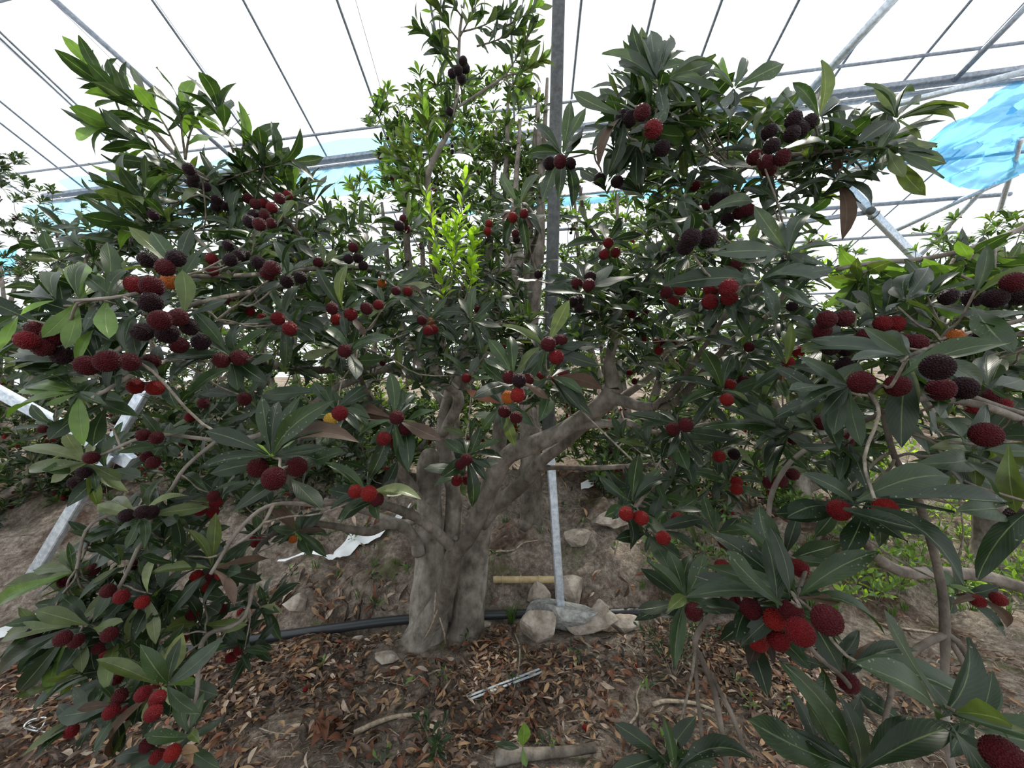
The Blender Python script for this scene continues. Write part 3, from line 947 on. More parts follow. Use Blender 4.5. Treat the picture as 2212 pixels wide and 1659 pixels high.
# hand-traced leaf tufts: region, centre, distance, tips (letter = leaf colour)
TUFT = [
    (4, 1690, 530, .82, "1545,275g 1790,320g 1870,480g 1390,640d 1540,730m 1700,820g 2000,640d 1430,430d 1690,400m"),
    (4, 2045, 470, .88, "1890,210d 1960,300m 2080,195o 2165,365m 2210,430d 2070,640g 2185,630n 1725,440d"),
    (4, 2030, 690, .84, "1800,750p 1940,815p 2210,680g 2045,850d 1900,620d"),
    (4, 1370, 735, .72, "1150,470m 980,770d 1035,860d 1360,625d 1420,950m 1600,905d 1610,570m 1120,650g"),
    (4, 1620, 1340, .53, "1565,985m 1665,1015d 1795,985m 1995,1010m 2000,1180m 1225,1190d 1185,1415d 1310,1600m 2145,1260n 1875,1515d 1770,1165l 1440,1400m 1960,1290g 1510,1270b 1655,1270b 1500,1345b 1540,1415b"),
    (4, 2000, 1060, .76, "1870,900g 2180,920d 2210,960d 2150,1200d 2212,1180m 1960,930m"),
    (4, 1480, 985, .8, "1190,970d 1900,950g 1290,1160m 1600,860m 1440,850d"),
    (4, 900, 1230, .9, "850,1420m 1050,1190o 1000,1330m 960,1150g"),
    (4, 520, 1380, .84, "130,1290p 170,1420o 300,1500p 390,1200p 720,1490o 570,1560m 770,1560p 590,1650o 540,1270p"),
    (4, 1250, 1560, .9, "1090,1460m 1330,1440d 1010,1600d 1440,1500m"),
    (5, 635, 520, 1.12, "430,525d 495,395d 630,380m 735,390m 845,490d 800,640d 565,745d 460,655d 720,600d"),
    (5, 430, 330, 1.12, "220,245g 345,260g 560,215g 640,320p 590,275g 400,405p 445,440g 600,405n"),
    (5, 1330, 690, .80, "1065,560o 1205,550m 1465,410o 1580,765m 1660,680d 1300,860m 1640,800d 1200,835d"),
    (5, 1130, 870, .76, "980,640m 1115,625m 955,755m 1285,690o 1350,1010n"),
    (5, 1350, 870, .82, "1275,1075m 1550,975m 1530,1060d 1660,940n 1665,790d 1500,620m 1600,1100d 1350,1075d 1190,985d 1480,700d"),
    (5, 1060, 1030, .88, "850,950c 1190,1080d 940,1190m 1140,1280o"),
    (5, 420, 1120, .76, "395,840m 470,940m 560,1030m 545,970g 200,1085n 205,1225m 265,1480d 700,1245n 610,1285d 597,1345p 505,1440m 410,1450d 240,1050n"),
    (5, 850, 1340, .95, "700,1455m 835,1180g 1080,1240m 1075,1360d 1000,1410d 970,1490d 885,1645d 720,1240m"),
    (5, 880, 535, 1.15, "805,400m 905,320g 1015,410d 1065,570d 790,430d 1000,655d 730,690d 870,685g 940,760d 760,590d 700,520d"),
    (5, 1700, 60, 1.0, "1430,100d 1660,-60m 1790,-80d 1790,230d 1850,120d 1620,160m 1900,20d"),
    (5, 1550, 285, .92, "1405,190d 1520,200d 1785,225m 1750,350d 1420,360d 1610,200d 1560,480d 1360,310d 1640,400d"),
    (5, 260, 1560, .76, "500,1545p 580,1600p 40,1659d 130,1440m 0,1380m 320,1400d"),
    (5, 1840, 1620, .78, "1640,1455d 1880,1330d 2080,1480d 1960,1480d 2010,1420m 1720,1720d"),
    (5, 2120, 1150, .8, "1885,1250d 1820,1090d 2045,1360d 2212,1320d 2000,1080d"),
    (2, 1420, 920, .82, "1470,605m 1565,640m 1245,745d 1205,925d 1305,870d 1590,800m 1640,930m 1585,1090d 1305,1205g 1480,1245d 1400,1190d 1330,1000d"),
    (2, 1165, 1230, 1.1, "1055,1035g 1280,1040g 1080,1485d 1215,1515d 1300,1410d 1100,1195e 1245,1370e 1000,1300d 1060,1330e"),
    (2, 1990, 480, .64, "1840,140d 1810,205g 1950,190g 1660,320g 1770,330g 2065,215g 2100,265g 1760,370g 2040,700g 1900,230d"),
    (2, 1790, 690, .66, "1485,550g 1640,1000n 1690,1050d 1800,790d 1830,600d 1600,900d"),
    (2, 1880, 850, .70, "1870,1110d 1700,1060d 1760,1040m 1960,950d 2060,1000g 1920,1010d"),
    (3, 80, 470, .66, "360,375g 310,500g 410,560m 160,610g 400,420g 30,650g 190,610d 280,700d"),
    (3, 480, 525, .74, "400,350l 552,345m 775,380m 620,540m 330,420d 410,640g 280,430g 490,640d"),
    (3, 700, 640, .74, "510,605o 660,610o 780,700m 520,780o 600,800o 820,540m 650,690d"),
    (3, 990, 700, .72, "1000,360o 830,495m 1120,600g 1230,660d 910,640d 1080,620g 1000,510d 870,860g 1220,780g"),
    (3, 1450, 710, .74, "1880,645o 1810,735o 1600,830o 1830,640m 1320,500o 1465,575m 1260,500m 1560,545m 1330,920g 1220,860d 1590,620m 1290,620d"),
    (3, 1400, 880, .72, "1735,1065m 1625,1170o 1750,975g 1590,890d 1365,1020m 1695,860o 1500,1060o 1150,1010d 1240,880g"),
    (3, 1090, 1070, .78, "960,1030g 820,1165d 1355,1085m 1300,1235d 1125,1435n 1170,1335d 1200,1085g 1095,920n 990,1040g"),
    (3, 740, 1210, .80, "985,1295m 820,1170d 530,1120d 670,1060m 780,1140g 580,1110m 640,1280d"),
    (3, 300, 1270, .70, "60,1330d 385,1190g 600,1205g 345,1375g 105,1210g 590,1325d 270,1180g 200,1330d"),
    (3, 800, 1510, .66, "925,1280g 600,1230g 980,1390g 1095,1470g 640,1420g 540,1570g 345,1515g 655,1590g 1060,1600g 900,1570g 700,1330g"),
    (3, 260, 1000, .9, "0,800g 200,860m 330,930d 450,1010d 200,1150g 490,1080g 560,1090m"),
    (6, 640, 285, .62, "515,215g 715,475g 880,330g 1060,345g 990,480m 285,260d 50,325d 530,285d 1080,220g 720,540g 920,210g"),
    (6, 440, 370, .68, "110,520d 300,605d 200,525d 565,570d 640,405o 490,555d 380,500d 560,640m"),
    (6, 1520, 750, .50, "1030,640g 1250,570g 1860,440g 1180,770g 1160,550g 1550,1090p 1460,530g 1640,490g 1950,960g 1480,1290d"),
    (6, 1170, 925, .52, "860,740g 805,950g 1080,1215g 1240,1285m 880,1050g 1010,1100d"),
    (6, 1170, 1260, .56, "1275,1540d 1070,1540d 870,1290d 1110,1490m 1000,1180d"),
    (6, 410, 945, .84, "105,880d 290,700m 622,735g 235,1170d 165,1050m 575,1035o 720,1085d 560,1235m 480,730d"),
    (6, 820, 1190, .74, "500,1070d 700,1500d 600,1300g 1000,1160d 290,1170m 830,1430d 660,1210g"),
    (6, 790, 800, .84, "590,940d 560,760d 700,640m 820,540o 1130,860d 820,1130g 900,1000d 690,930d"),
    (6, 160, 1190, .8, "80,1350d 300,1400d 490,1240d 0,1060d 30,1250d 330,1150d"),
    (6, 1500, 420, .62, "1430,330g 1640,380g 1700,560g 1560,250d 1640,210d 1390,480g"),
    (6, 2000, 930, .56, "1990,740g 1830,830d 2120,1000m 1870,1120d 2200,880g 2080,760g"),
    (9, 855, 640, .52, "488,205m 503,510m 905,100g 1350,365m 400,305d 315,450m 840,325m 1120,662n 1385,870m 1120,1085d 250,705d 330,825d 190,640g 520,930d"),
    (9, 640, 800, .58, "250,700d 520,950d 570,1040k 720,1040k 760,680d"),
    (9, 1280, 60, .54, "725,140d 1090,55m 1345,345d 1440,290d 1350,265d 1140,380d 1340,30d"),
    (9, 1380, 40, .40, "2140,75d"),
    (9, 2150, 1500, .40, "1180,1030m"),
    (9, 2330, 60, .40, "1935,530d"),
    (9, 1220, 1680, .44, "775,1035m 565,1370m 1290,1550d 1110,1225d 1545,1345d 810,1420d 1830,1400d"),
    (9, 120, 1680, .52, "55,1345m 355,1530m -50,1560d 610,1610d 240,1600d"),
    (9, 1940, 630, .82, "1780,680n 2110,820n 2060,790n 1740,570l"),
    (9, 1150, 1090, .6, "1200,1010d 1330,1060d 1580,960d 1330,900n 1090,960n 1260,1250g"),
    (6, 1910, 1270, .50, "1660,1470d 1650,1290p 1920,1560o"),
    (6, 2120, 1260, .44, "2165,1680o 2350,1300d"),
    (8, 1960, 240, .78, "2240,380g 2060,120m 2260,170d 1920,370d 1820,200d"),
    (7, 1270, 465, .86, "1115,230o 1290,135o 1055,420g 945,590d 980,805d 1240,845p 1485,720d 1565,520n 1370,560n 1185,660p 890,500o 1400,700e"),
    (7, 960, 1170, .78, "1090,850p 1190,1155l 1095,1285p 850,1390p 575,1010o 710,1000o 805,960p 650,1600o 700,1590n 850,1100t"),
    (7, 440, 490, .86, "30,570o 200,475o 210,590o 410,310m 320,680o 270,690m 0,690l"),
    (7, 840, 150, .82, "750,350m 860,350m 710,190g 580,90p 1150,170o 1040,60p 380,130p"),
    (7, 440, 810, .82, "275,690o 680,600o 20,885o 700,735o 250,1100l 490,1090o 0,1110d 110,1200d 200,1160d 280,1220l"),
    (7, 720, 450, .86, "545,320m 700,320o 550,560o 550,470l 640,330m"),
    (7, 880, 620, .84, "940,380p 760,600g 850,850p 930,920p 790,900o 880,790g"),
    (7, 1010, 1560, .80, "1010,1659p 1150,1640t 680,1600d 770,1659d 1120,1480p 1190,1560t"),
    (7, 1440, 960, 1.0, "1240,1030d 1500,1090d 1620,980m 1480,880d 1300,900d"),
    (7, 1760, 240, 1.15, "1590,100n 1950,240n 1950,400m 1760,520l 1660,330d 1680,90n"),
    (7, 1540, 700, 1.1, "1690,740p 1600,640d 1470,640d 1460,850d 1600,870d"),
    (7, 690, 1280, .78, "460,1310n 340,1350g 620,1450d 720,1560d 820,1240d 600,1180m"),
    # long drooping leaves at the left-hand twig tip
    (4, 640, 400, .56, "640,60m 760,230m 500,600g 655,640l 740,290g"),
    (4, 470, 410, .56, "470,180l 590,250l 250,635l 390,700l 520,190m"),
    (4, 330, 410, .56, "345,240m 120,500l 100,470l 200,400d"),
    (4, 110, 500, .56, "0,710l -60,600m"),
    (4, 560, 580, .58, "460,800l 520,500d 650,650d 590,720d 330,640d"),
    (4, 700, 720, .60, "640,950d 860,880m 700,960d 560,830m 950,860d"),
    (4, 470, 960, .58, "110,950l 270,1040l 290,850m 640,1040m 370,1160m 500,1280l 40,1120l 180,890m"),
    (4, 430, 780, .58, "110,720m 290,820m 0,800g 60,860d 150,760d"),
]

def place_traced(tree, tufts, fruits):
    """real leaf tufts and fruit clusters at the distance their size implies"""
    centres = []
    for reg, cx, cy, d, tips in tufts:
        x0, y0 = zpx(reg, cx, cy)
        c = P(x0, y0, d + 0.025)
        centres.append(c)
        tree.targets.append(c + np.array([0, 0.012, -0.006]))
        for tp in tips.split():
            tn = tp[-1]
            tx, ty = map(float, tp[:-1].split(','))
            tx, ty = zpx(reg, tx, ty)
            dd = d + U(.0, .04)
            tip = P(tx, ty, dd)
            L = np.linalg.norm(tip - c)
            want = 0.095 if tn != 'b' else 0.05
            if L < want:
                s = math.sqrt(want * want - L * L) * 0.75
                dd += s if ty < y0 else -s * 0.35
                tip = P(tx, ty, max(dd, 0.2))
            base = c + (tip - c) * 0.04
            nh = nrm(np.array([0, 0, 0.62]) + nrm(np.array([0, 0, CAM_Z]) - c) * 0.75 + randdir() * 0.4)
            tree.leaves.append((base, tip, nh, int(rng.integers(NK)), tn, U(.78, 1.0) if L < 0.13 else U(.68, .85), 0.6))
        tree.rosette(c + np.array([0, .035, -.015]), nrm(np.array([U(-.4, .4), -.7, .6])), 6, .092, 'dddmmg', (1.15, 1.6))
    groups = []
    for reg, x, y, D, c in fruits:
        px, py = zpx(reg, x, y)
        d = F * 0.029 * (1 / ZK) / D
        p = P(px, py, d - .012)
        tree.fruits.append((p, 0.0145 * U(.96, 1.06), c))
        for g in groups:
            if np.linalg.norm(g[0] - p) < 0.075:
                g[1].append(p); g[0] = np.mean(g[1], axis=0)
                break
        else:
            groups.append([p, [p]])
    for m, ps in groups:
        dd = [np.linalg.norm((c - m) * np.array([1, .35, 1])) for c in centres]
        if dd and min(dd) < 0.042:
            continue
        c = m + np.array([0, 0.034, 0.008])
        tree.targets.append(c)
        ax = nrm(np.array([U(-.5, .5), -0.55, 0.75]))
        tree.rosette(c, ax, int(rng.integers(6, 10)), 0.095 * U(.85, 1.1), prio=0.1)


def parse_fruit(keep):
    out = []
    for reg, s in FRUIT.items():
        for w in s.split():
            x, y, D = w[:-1].split(',')
            if keep(reg, float(x)): out.append((reg, float(x), float(y), float(D), w[-1]))
    return out


CLEAR = [((307, 854), (80, 1225), 26, 2.6), ((0, 851), (278, 995), 22, 2.6), ((1205, 0), (1190, 640), 20, 2.4), ((1186, 960), (1213, 1300), 45, 2.4)]


def blocked(c):
    x, y, d = project(c)
    for (ax, ay), (bx, by), r, dm in CLEAR:
        t = max(0, min(1, ((x - ax) * (bx - ax) + (y - ay) * (by - ay)) / ((bx - ax) ** 2 + (by - ay) ** 2)))
        if d < dm and math.hypot(x - ax - t * (bx - ax), y - ay - t * (by - ay)) < r + 0.09 * F / d * .75: return True
    return False


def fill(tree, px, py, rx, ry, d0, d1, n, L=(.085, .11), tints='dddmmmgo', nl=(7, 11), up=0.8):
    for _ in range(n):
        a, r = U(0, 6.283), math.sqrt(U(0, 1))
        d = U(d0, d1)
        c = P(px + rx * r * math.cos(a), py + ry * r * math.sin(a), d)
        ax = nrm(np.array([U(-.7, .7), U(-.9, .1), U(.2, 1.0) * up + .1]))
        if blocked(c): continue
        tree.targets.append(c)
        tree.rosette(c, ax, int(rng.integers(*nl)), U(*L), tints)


def is_right(reg, x):
    return (reg == 6 and x > 950) or reg == 9


# ------------------------------------------------------------------ the main tree
T1 = Tree('bayberry_tree', 'large fruiting bayberry tree with several thick grey stems, beside the steel post', P(955, 1372, 2.3))
DT = 2.3
T1.limb_px([(905, 1400, 2.28, 44), (925, 1352, DT, 44), (924, 1300, DT, 37), (927, 1262, DT, 35), (929, 1171, 2.36, 31), (928, 1081, 2.38, 26), (925, 1010, 2.38, 24), (931, 980, 2.38, 19), (934, 970, 2.38, 8)], 'stem', sides=24, rough=.045)
T1.limb_px([(975, 1330, 2.4, 26), (974, 1230, 2.4, 22), (978, 1141, 2.42, 19), (981, 1069, 2.45, 18), (970, 1020, 2.5, 15), (955, 930, 2.5, 13), (985, 800, 2.4, 12), (1020, 700, 2.4, 10)], 'stem', sides=18, rough=.05)
T1.limb_px([(1000, 1385, 2.33, 44), (1008, 1350, 2.36, 39), (1014, 1300, 2.36, 34), (1018, 1262, 2.38, 33), (1029, 1171, 2.4, 29), (1041, 1111, 2.4, 26), (1060, 1050, 2.45, 20), (1075, 980, 2.5, 17), (1085, 880, 2.5, 15), (1110, 740, 2.45, 14), (1116, 640, 2.4, 14), (1116, 556, 2.4, 15), (1117, 548, 2.4, 9)], 'stem', sides=22, rough=.05)
T1.limb_px([(898, 1392, 2.2, 34), (915, 1360, 2.2, 27), (942, 1322, 2.16, 24), (968, 1262, 2.12, 21), (980, 1200, 2.08, 19), (1011, 1160, 2.05, 18), (1041, 1096, 2.0, 19), (1071, 1027, 1.97, 19), (1092, 990, 1.95, 19), (1115, 974, 1.94, 20), (1156, 958, 1.92, 19), (1216, 930, 1.87, 18), (1261, 900, 1.82, 17), (1300, 872, 1.78, 18), (1327, 842, 1.75, 20)], 'limb', sides=20, rough=.05)
LT = lambda pts, **k: T1.limb_px(pts, 'branch', **k)
LT([(1327, 846, 1.75, 18), (1318, 800, 1.72, 14), (1318, 770, 1.7, 11), (1329, 717, 1.66, 11), (1347, 648, 1.6, 10), (1333, 605, 1.55, 8), (1325, 560, 1.5, 6), (1268, 480, 1.42, 4), (1250, 390, 1.35, 3)])
LT([(1347, 650, 1.6, 9), (1385, 622, 1.52, 7), (1430, 560, 1.4, 6), (1490, 470, 1.2, 5), (1570, 390, 1.05, 4), (1640, 350, .95, 3.5), (1710, 335, .88, 3.5), (1860, 322, .80, 3.5), (1940, 315, .76, 3)])
LT([(1318, 858, 1.76, 15), (1347, 866, 1.72, 12), (1385, 878, 1.66, 11), (1430, 876, 1.58, 10), (1467, 862, 1.5, 9), (1520, 800, 1.35, 7), (1580, 740, 1.2, 6), (1680, 660, 1.0, 5), (1700, 560, .85, 4)])
LT([(1415, 878, 1.6, 9), (1450, 850, 1.5, 8), (1466, 832, 1.45, 7), (1500, 780, 1.3, 5), (1560, 690, 1.1, 5), (1600, 620, .95, 4)])
LT([(1200, 938, 1.88, 10), (1253, 920, 1.82, 10), (1330, 914, 1.75, 9), (1355, 912, 1.7, 8), (1390, 928, 1.6, 6), (1450, 935, 1.4, 5), (1540, 915, 1.2, 5), (1650, 930, 1.0, 4), (1720, 950, .9, 3)])
LT([(1041, 1130, 2.36, 18), (1071, 1093, 2.3, 17), (1132, 1042, 2.2, 15), (1168, 998, 2.1, 13), (1230, 950, 2.0, 11), (1300, 890, 2.0, 9), (1420, 800, 2.0, 7), (1500, 700, 1.95, 5)])
LT([(1163, 1012, 2.1, 7), (1200, 1010, 2.05, 5.5), (1279, 1011, 1.9, 5.5), (1387, 1006, 1.6, 5), (1440, 1010, 1.4, 4), (1400, 1060, 1.05, 4), (1375, 1095, .85, 3.5)])
LT([(985, 1200, 2.08, 15), (975, 1180, 2.06, 13), (921, 1132, 1.9, 11), (884, 1110, 1.8, 11), (830, 1092, 1.6, 8), (760, 1085, 1.3, 6), (690, 1090, 1.1, 5), (590, 1090, .95, 4), (520, 1140, .9, 4), (455, 1240, .86, 4)])
LT([(905, 1195, 2.25, 14), (896, 1165, 2.2, 12), (870, 1138, 2.1, 12), (838, 1132, 2.0, 11), (800, 1148, 1.9, 10), (770, 1146, 1.8, 9), (720, 1136, 1.7, 7), (640, 1130, 1.5, 6), (560, 1180, 1.2, 5), (540, 1270, 1.1, 4)])
LT([(900, 1120, 2.3, 10), (868, 1130, 2.3, 8), (800, 1108, 2.3, 7), (700, 1080, 2.2, 5)])
LT([(897, 1060, 2.3, 12), (870, 1022, 2.25, 11), (850, 960, 2.1, 9), (835, 900, 1.9, 8), (800, 860, 1.6, 6), (780, 820, 1.4, 5), (768, 760, 1.1, 4)])
LT([(955, 940, 2.5, 12), (990, 870, 2.4, 12), (971, 834, 2.3, 12), (931, 822, 2.15, 12), (890, 802, 2.0, 10), (855, 793, 1.9, 9), (810, 803, 1.75, 8), (772, 818, 1.6, 8), (714, 845, 1.4, 7), (640, 900, 1.15, 6), (560, 940, 1.0, 5), (470, 950, .95, 4), (330, 940, .9, 4), (215, 985, .86, 3)])
LT([(931, 822, 2.15, 10), (800, 790, 1.95, 9), (687, 800, 1.75, 9), (593, 790, 1.5, 9), (520, 775, 1.2, 6), (430, 770, .9, 5), (330, 790, .68, 5), (200, 860, .58, 4)])
LT([(985, 800, 2.4, 10), (900, 650, 2.2, 8), (800, 584, 1.9, 6), (669, 581, 1.5, 5), (568, 592, 1.2, 5), (470, 597, 1.0, 5), (380, 598, .8, 5), (290, 635, .6, 4), (160, 650, .56, 3)])
LT([(750, 585, 1.75, 5), (640, 600, 1.4, 5), (564, 625, 1.2, 5), (470, 645, .95, 5), (398, 665, .8, 5), (320, 710, .65, 5), (246, 762, .58, 5)])
LT([(690, 580, 1.55, 5), (640, 500, 1.4, 5), (560, 430, 1.3, 4), (470, 395, 1.25, 4), (395, 350, 1.2, 4), (310, 260, 1.18, 3)])
LT([(500, 595, 1.05, 4), (420, 510, 1.1, 4), (350, 470, 1.15, 3), (300, 445, 1.15, 3)])
LT([(1020, 700, 2.4, 10), (950, 640, 2.1, 9), (935, 564, 1.9, 8), (931, 470, 1.75, 7.5), (924, 385, 1.65, 7), (945, 330, 1.6, 6), (968, 285, 1.58, 5), (982, 231, 1.55, 4), (989, 174, 1.52, 4), (993, 72, 1.5, 3), (1003, 5, 1.5, 2.5), (1010, -40, 1.5, 2)])
LT([(975, 240, 1.56, 3), (1030, 205, 1.56, 3), (1090, 165, 1.56, 2.5)])
LT([(1109, 575, 2.4, 8), (1054, 588, 2.3, 8), (1000, 600, 2.2, 6)])
LT([(1120, 600, 2.4, 8), (1160, 500, 2.0, 6), (1140, 450, 1.5, 5), (1125, 440, 1.2, 4)])
LT([(540, 1270, 1.1, 4), (555, 1200, 1.05, 4), (530, 1330, .95, 4), (450, 1370, .9, 5), (430, 1420, .85, 5), (425, 1500, .82, 4), (400, 1590, .80, 3)])
LT([(590, 1090, .95, 4), (560, 1140, .9, 3), (470, 1200, .88, 3)])
LT([(345, 1080, .95, 4), (300, 1180, .88, 4), (250, 1280, .86, 4), (180, 1350, .82, 3)])
LT([(470, 950, .95, 4), (400, 1010, .92, 4), (345, 1080, .95, 4), (200, 1130, .9, 3), (165, 1230, .86, 3)])
# cut end of the pruned leader
v, f = icosphere(2)
ob('stub', mesh_np('stub', v * np.array([.055, .05, .035]) * (1 + .25 * fbm(v[:, 0] * 3, v[:, 1] * 3, v[:, 2] * 3)[:, None]) + P(1117, 560, 2.4), f, M['bark']), T1.o)

for x, y, d, r in ((921, 1128, 1.885, .018), (929, 1083, 2.235, .02), (1020, 1120, 2.0, .014), (1044, 1118, 2.33, .02), (985, 1162, 2.02, .012)):
    v, f = tube([P(x, y, d + .02), P(x, y, d), P(x, y, d - .004)], [r, r, r * .6], 9, .1)
    ob('knot', mesh_np('knot', v, f, M['bark']), T1.o)
t1_tuft = [t for t in TUFT if not is_right(t[0], t[1])]
place_traced(T1, t1_tuft, parse_fruit(lambda r, x: not is_right(r, x)))

# young and upright shoots (photo pixel polylines, distance)
def sh(tree, pts, d, n=14, L=.085, tints='mmlog', **k):
    tree.shoot([P(x, y, d + dd) for (x, y), dd in zip(pts, np.linspace(0, -.06, len(pts)))], n, L, tints, **k)

sh(T1, [(395, 350), (310, 255), (255, 205), (205, 150)], 1.2, 26, .106, 'mmgl')
sh(T1, [(400, 340), (392, 270), (395, 225)], 1.2, 9, .106, 'mmgl')
sh(T1, [(505, 330), (485, 280), (468, 230)], 1.18, 12, .106, 'mmgl')
sh(T1, [(400, 355), (330, 320), (270, 300)], 1.2, 11, .106, 'mmgl')
sh(T1, [(420, 380), (350, 355), (270, 375)], 1.2, 11, .106, 'mmgl')
sh(T1, [(560, 400), (570, 370), (560, 320)], 1.2, 11, .106, 'mmgg')
sh(T1, [(470, 395), (540, 370), (640, 345)], 1.2, 12, .106, 'mmgg')
sh(T1, [(430, 420), (350, 440), (225, 420)], 1.15, 12, .106, 'mmgo')
sh(T1, [(420, 500), (330, 490), (250, 470)], 1.1, 11, .106, 'mmgl')
sh(T1, [(420, 510), (330, 450), (290, 400)], 1.1, 11, .106, 'mmgl')
sh(T1, [(640, 500), (640, 430), (625, 390)], 1.3, 9, .106, 'mmlb')
sh(T1, [(395, 350), (350, 260), (300, 215)], 1.2, 10, .10, 'mmgl')
sh(T1, [(400, 345), (410, 290), (430, 250)], 1.2, 8, .10, 'mmgl')
sh(T1, [(330, 300), (270, 275), (215, 275)], 1.2, 8, .11, 'mmgl')
sh(T1, [(520, 370), (520, 330), (535, 295)], 1.2, 8, .10, 'mmgl')
sh(T1, [(450, 390), (400, 370), (330, 390)], 1.18, 8, .10, 'mmgl')
sh(T1, [(600, 420), (590, 380), (600, 345)], 1.25, 8, .10, 'mmgg')
for (x0, y0), (x1, y1), d in (((993, 90), (940, 10), 1.5), ((993, 80), (1040, -20), 1.5), ((990, 110), (905, 60), 1.5), ((993, 70), (1090, 30), 1.5), ((1030, 100), (1120, 60), 1.52),
                              ((1090, 165), (1150, 60), 1.55), ((1090, 165), (1170, 130), 1.55), ((1000, 40), (960, -30), 1.5), ((1060, 70), (1165, 10), 1.52), ((990, 130), (950, 100), 1.5), ((1090, 170), (1130, 190), 1.55)):
    sh(T1, [(x0, y0), ((x0 + x1) / 2, (y0 + y1) / 2 + 6), (x1, y1)], d, 15, .085, 'mmmgloo')
for (x0, y0), (x1, y1), d in (((925, 385), (870, 300), 1.66), ((925, 390), (915, 250), 1.66), ((925, 400), (840, 330), 1.7), ((930, 430), (850, 370), 1.7), ((950, 330), (960, 230), 1.6),
                              ((930, 470), (880, 330), 1.7), ((930, 500), (860, 420), 1.72), ((928, 400), (910, 190), 1.66), ((930, 560), (900, 450), 1.75)):
    sh(T1, [(x0, y0), ((x0 + x1) / 2 + 8, (y0 + y1) / 2), (x1, y1)], d, 18, .085, 'mmlllo')
for (x0, y0), (x1, y1), d in (((960, 640), (1005, 385), 1.5), ((950, 650), (920, 410), 1.55), ((970, 640), (985, 470), 1.45), ((990, 640), (1025, 500), 1.5), ((960, 690), (940, 540), 1.45), ((1000, 660), (1020, 560), 1.45),
                              ((980, 600), (960, 480), 1.5)):
    sh(T1, [(x0, y0), ((x0 + x1) / 2 + 6, (y0 + y1) / 2), (x1, y1)], d, 26, .06, 'bbbbl', prio=.5)

for a in ((1430, 235, 100, 70, .78, .9, 8), (1420, 330, 130, 90, .85, 1.1, 12), (1720, 300, 200, 80, .85, 1.1, 13), (330, 560, 300, 110, .95, 1.5, 26), (600, 680, 240, 130, 1.2, 1.9, 46), (930, 720, 240, 150, 1.4, 2.2, 56), (500, 440, 190, 90, 1.2, 1.7, 26), (1530, 690, 240, 180, 1.2, 2.0, 60),
          (1560, 400, 200, 120, 1.0, 1.5, 20), (200, 1180, 210, 150, .85, 1.3, 26), (470, 960, 240, 120, 1.1, 1.8, 34), (1480, 980, 150, 110, 1.1, 1.8, 20), (1060, 500, 170, 110, 1.6, 2.2, 30),
          (1250, 640, 130, 120, 1.2, 1.9, 28), (1380, 560, 160, 110, 1.3, 1.9, 18), (700, 520, 120, 70, 1.4, 1.9, 16), (130, 800, 160, 130, .8, 1.4, 22), (270, 1380, 190, 110, .85, 1.2, 18), (800, 950, 120, 70, 1.5, 2.0, 12), (1150, 800, 160, 90, 1.5, 2.1, 22)):
    fill(T1, *a[:6], int(a[6] * 1.5))
T1.attach()
T1.show_fruit()
T1.finish(300, MID)

# ------------------------------------------------------------------ the neighbouring tree on the right
T2 = Tree('bayberry_tree', 'bayberry tree reaching in with thin grey branches and big dark fruit, trunk out of sight', (2.3, 1.25, 0))
LR = lambda pts, **k: T2.limb_px(pts, 'branch', **k)
T2.limb([(2.3, 1.25, -.05), (2.28, 1.25, .3), (2.22, 1.2, .8), (2.2, 1.1, 1.5), (2.25, 1.05, 2.3)], [.13, .11, .095, .07, .04], 'stem', sides=16, rough=.05)
TR = (2.22, 1.2, .8)


def from_trunk(z, pts):
    q = [np.array([2.22, 1.18, z])] + [P(x, y, d) for x, y, d, r in pts]
    T2.limb(q, [.03] + [r * d / F for x, y, d, r in pts], 'branch')

from_trunk(.75, [(2320, 1290, 1.3, 13), (2212, 1270, 1.25, 13), (2135, 1246, 1.25, 12), (2045, 1237, 1.22, 12), (1954, 1236, 1.2, 12), (1904, 1211, 1.18, 11), (1880, 1190, 1.15, 9), (1850, 1140, 1.0, 6), (1800, 1090, .8, 5)])
from_trunk(1.1, [(2300, 945, .7, 8), (2212, 909, .68, 8), (2114, 874, .64, 8), (2009, 862, .60, 7), (1947, 869, .57, 7), (1907, 890, .55, 6), (1880, 850, .52, 5)])
from_trunk(1.2, [(2300, 905, .75, 6), (2212, 893, .7, 5), (2100, 856, .66, 5), (2030, 820, .6, 4)])
from_trunk(1.6, [(2300, 460, .9, 7), (2212, 492, .9, 6), (2100, 535, .9, 5.5), (1991, 560, .9, 5), (1900, 566, .9, 5), (1806, 581, .92, 4)])
from_trunk(1.35, [(2300, 660, .75, 5), (2212, 690, .72, 5), (2120, 712, .7, 4), (2081, 722, .66, 4), (1990, 740, .6, 3)])
from_trunk(1.3, [(2300, 720, .72, 5), (2212, 724, .72, 4), (2085, 722, .7, 4), (1960, 770, .54, 4)])
LR([(1907, 890, .55, 6), (1915, 925, .56, 6), (1933, 988, .58, 6), (1965, 1042, .62, 7), (1991, 1102, .66, 8), (2020, 1204, .7, 8), (2038, 1294, .72, 9), (2041, 1366, .72, 9), (2041, 1430, .72, 7), (2041, 1493, .72, 7), (2049, 1623, .72, 7), (2075, 1720, .72, 7)])
LR([(2041, 1370, .72, 7), (2000, 1390, .7, 7), (1969, 1412, .68, 7), (1940, 1446, .66, 6), (1922, 1510, .6, 5), (1905, 1590, .55, 5), (1880, 1680, .5, 5)])
LR([(2041, 1366, .72, 6), (2074, 1420, .72, 5), (2100, 1480, .72, 5), (2139, 1570, .72, 5)])
LR([(2043, 1366, .72, 6), (2080, 1400, .70, 6), (2121, 1485, .62, 5), (2160, 1560, .52, 5), (2190, 1600, .48, 5)])
LR([(1991, 560, .9, 4), (2040, 580, .85, 3), (2100, 606, .8, 3)])
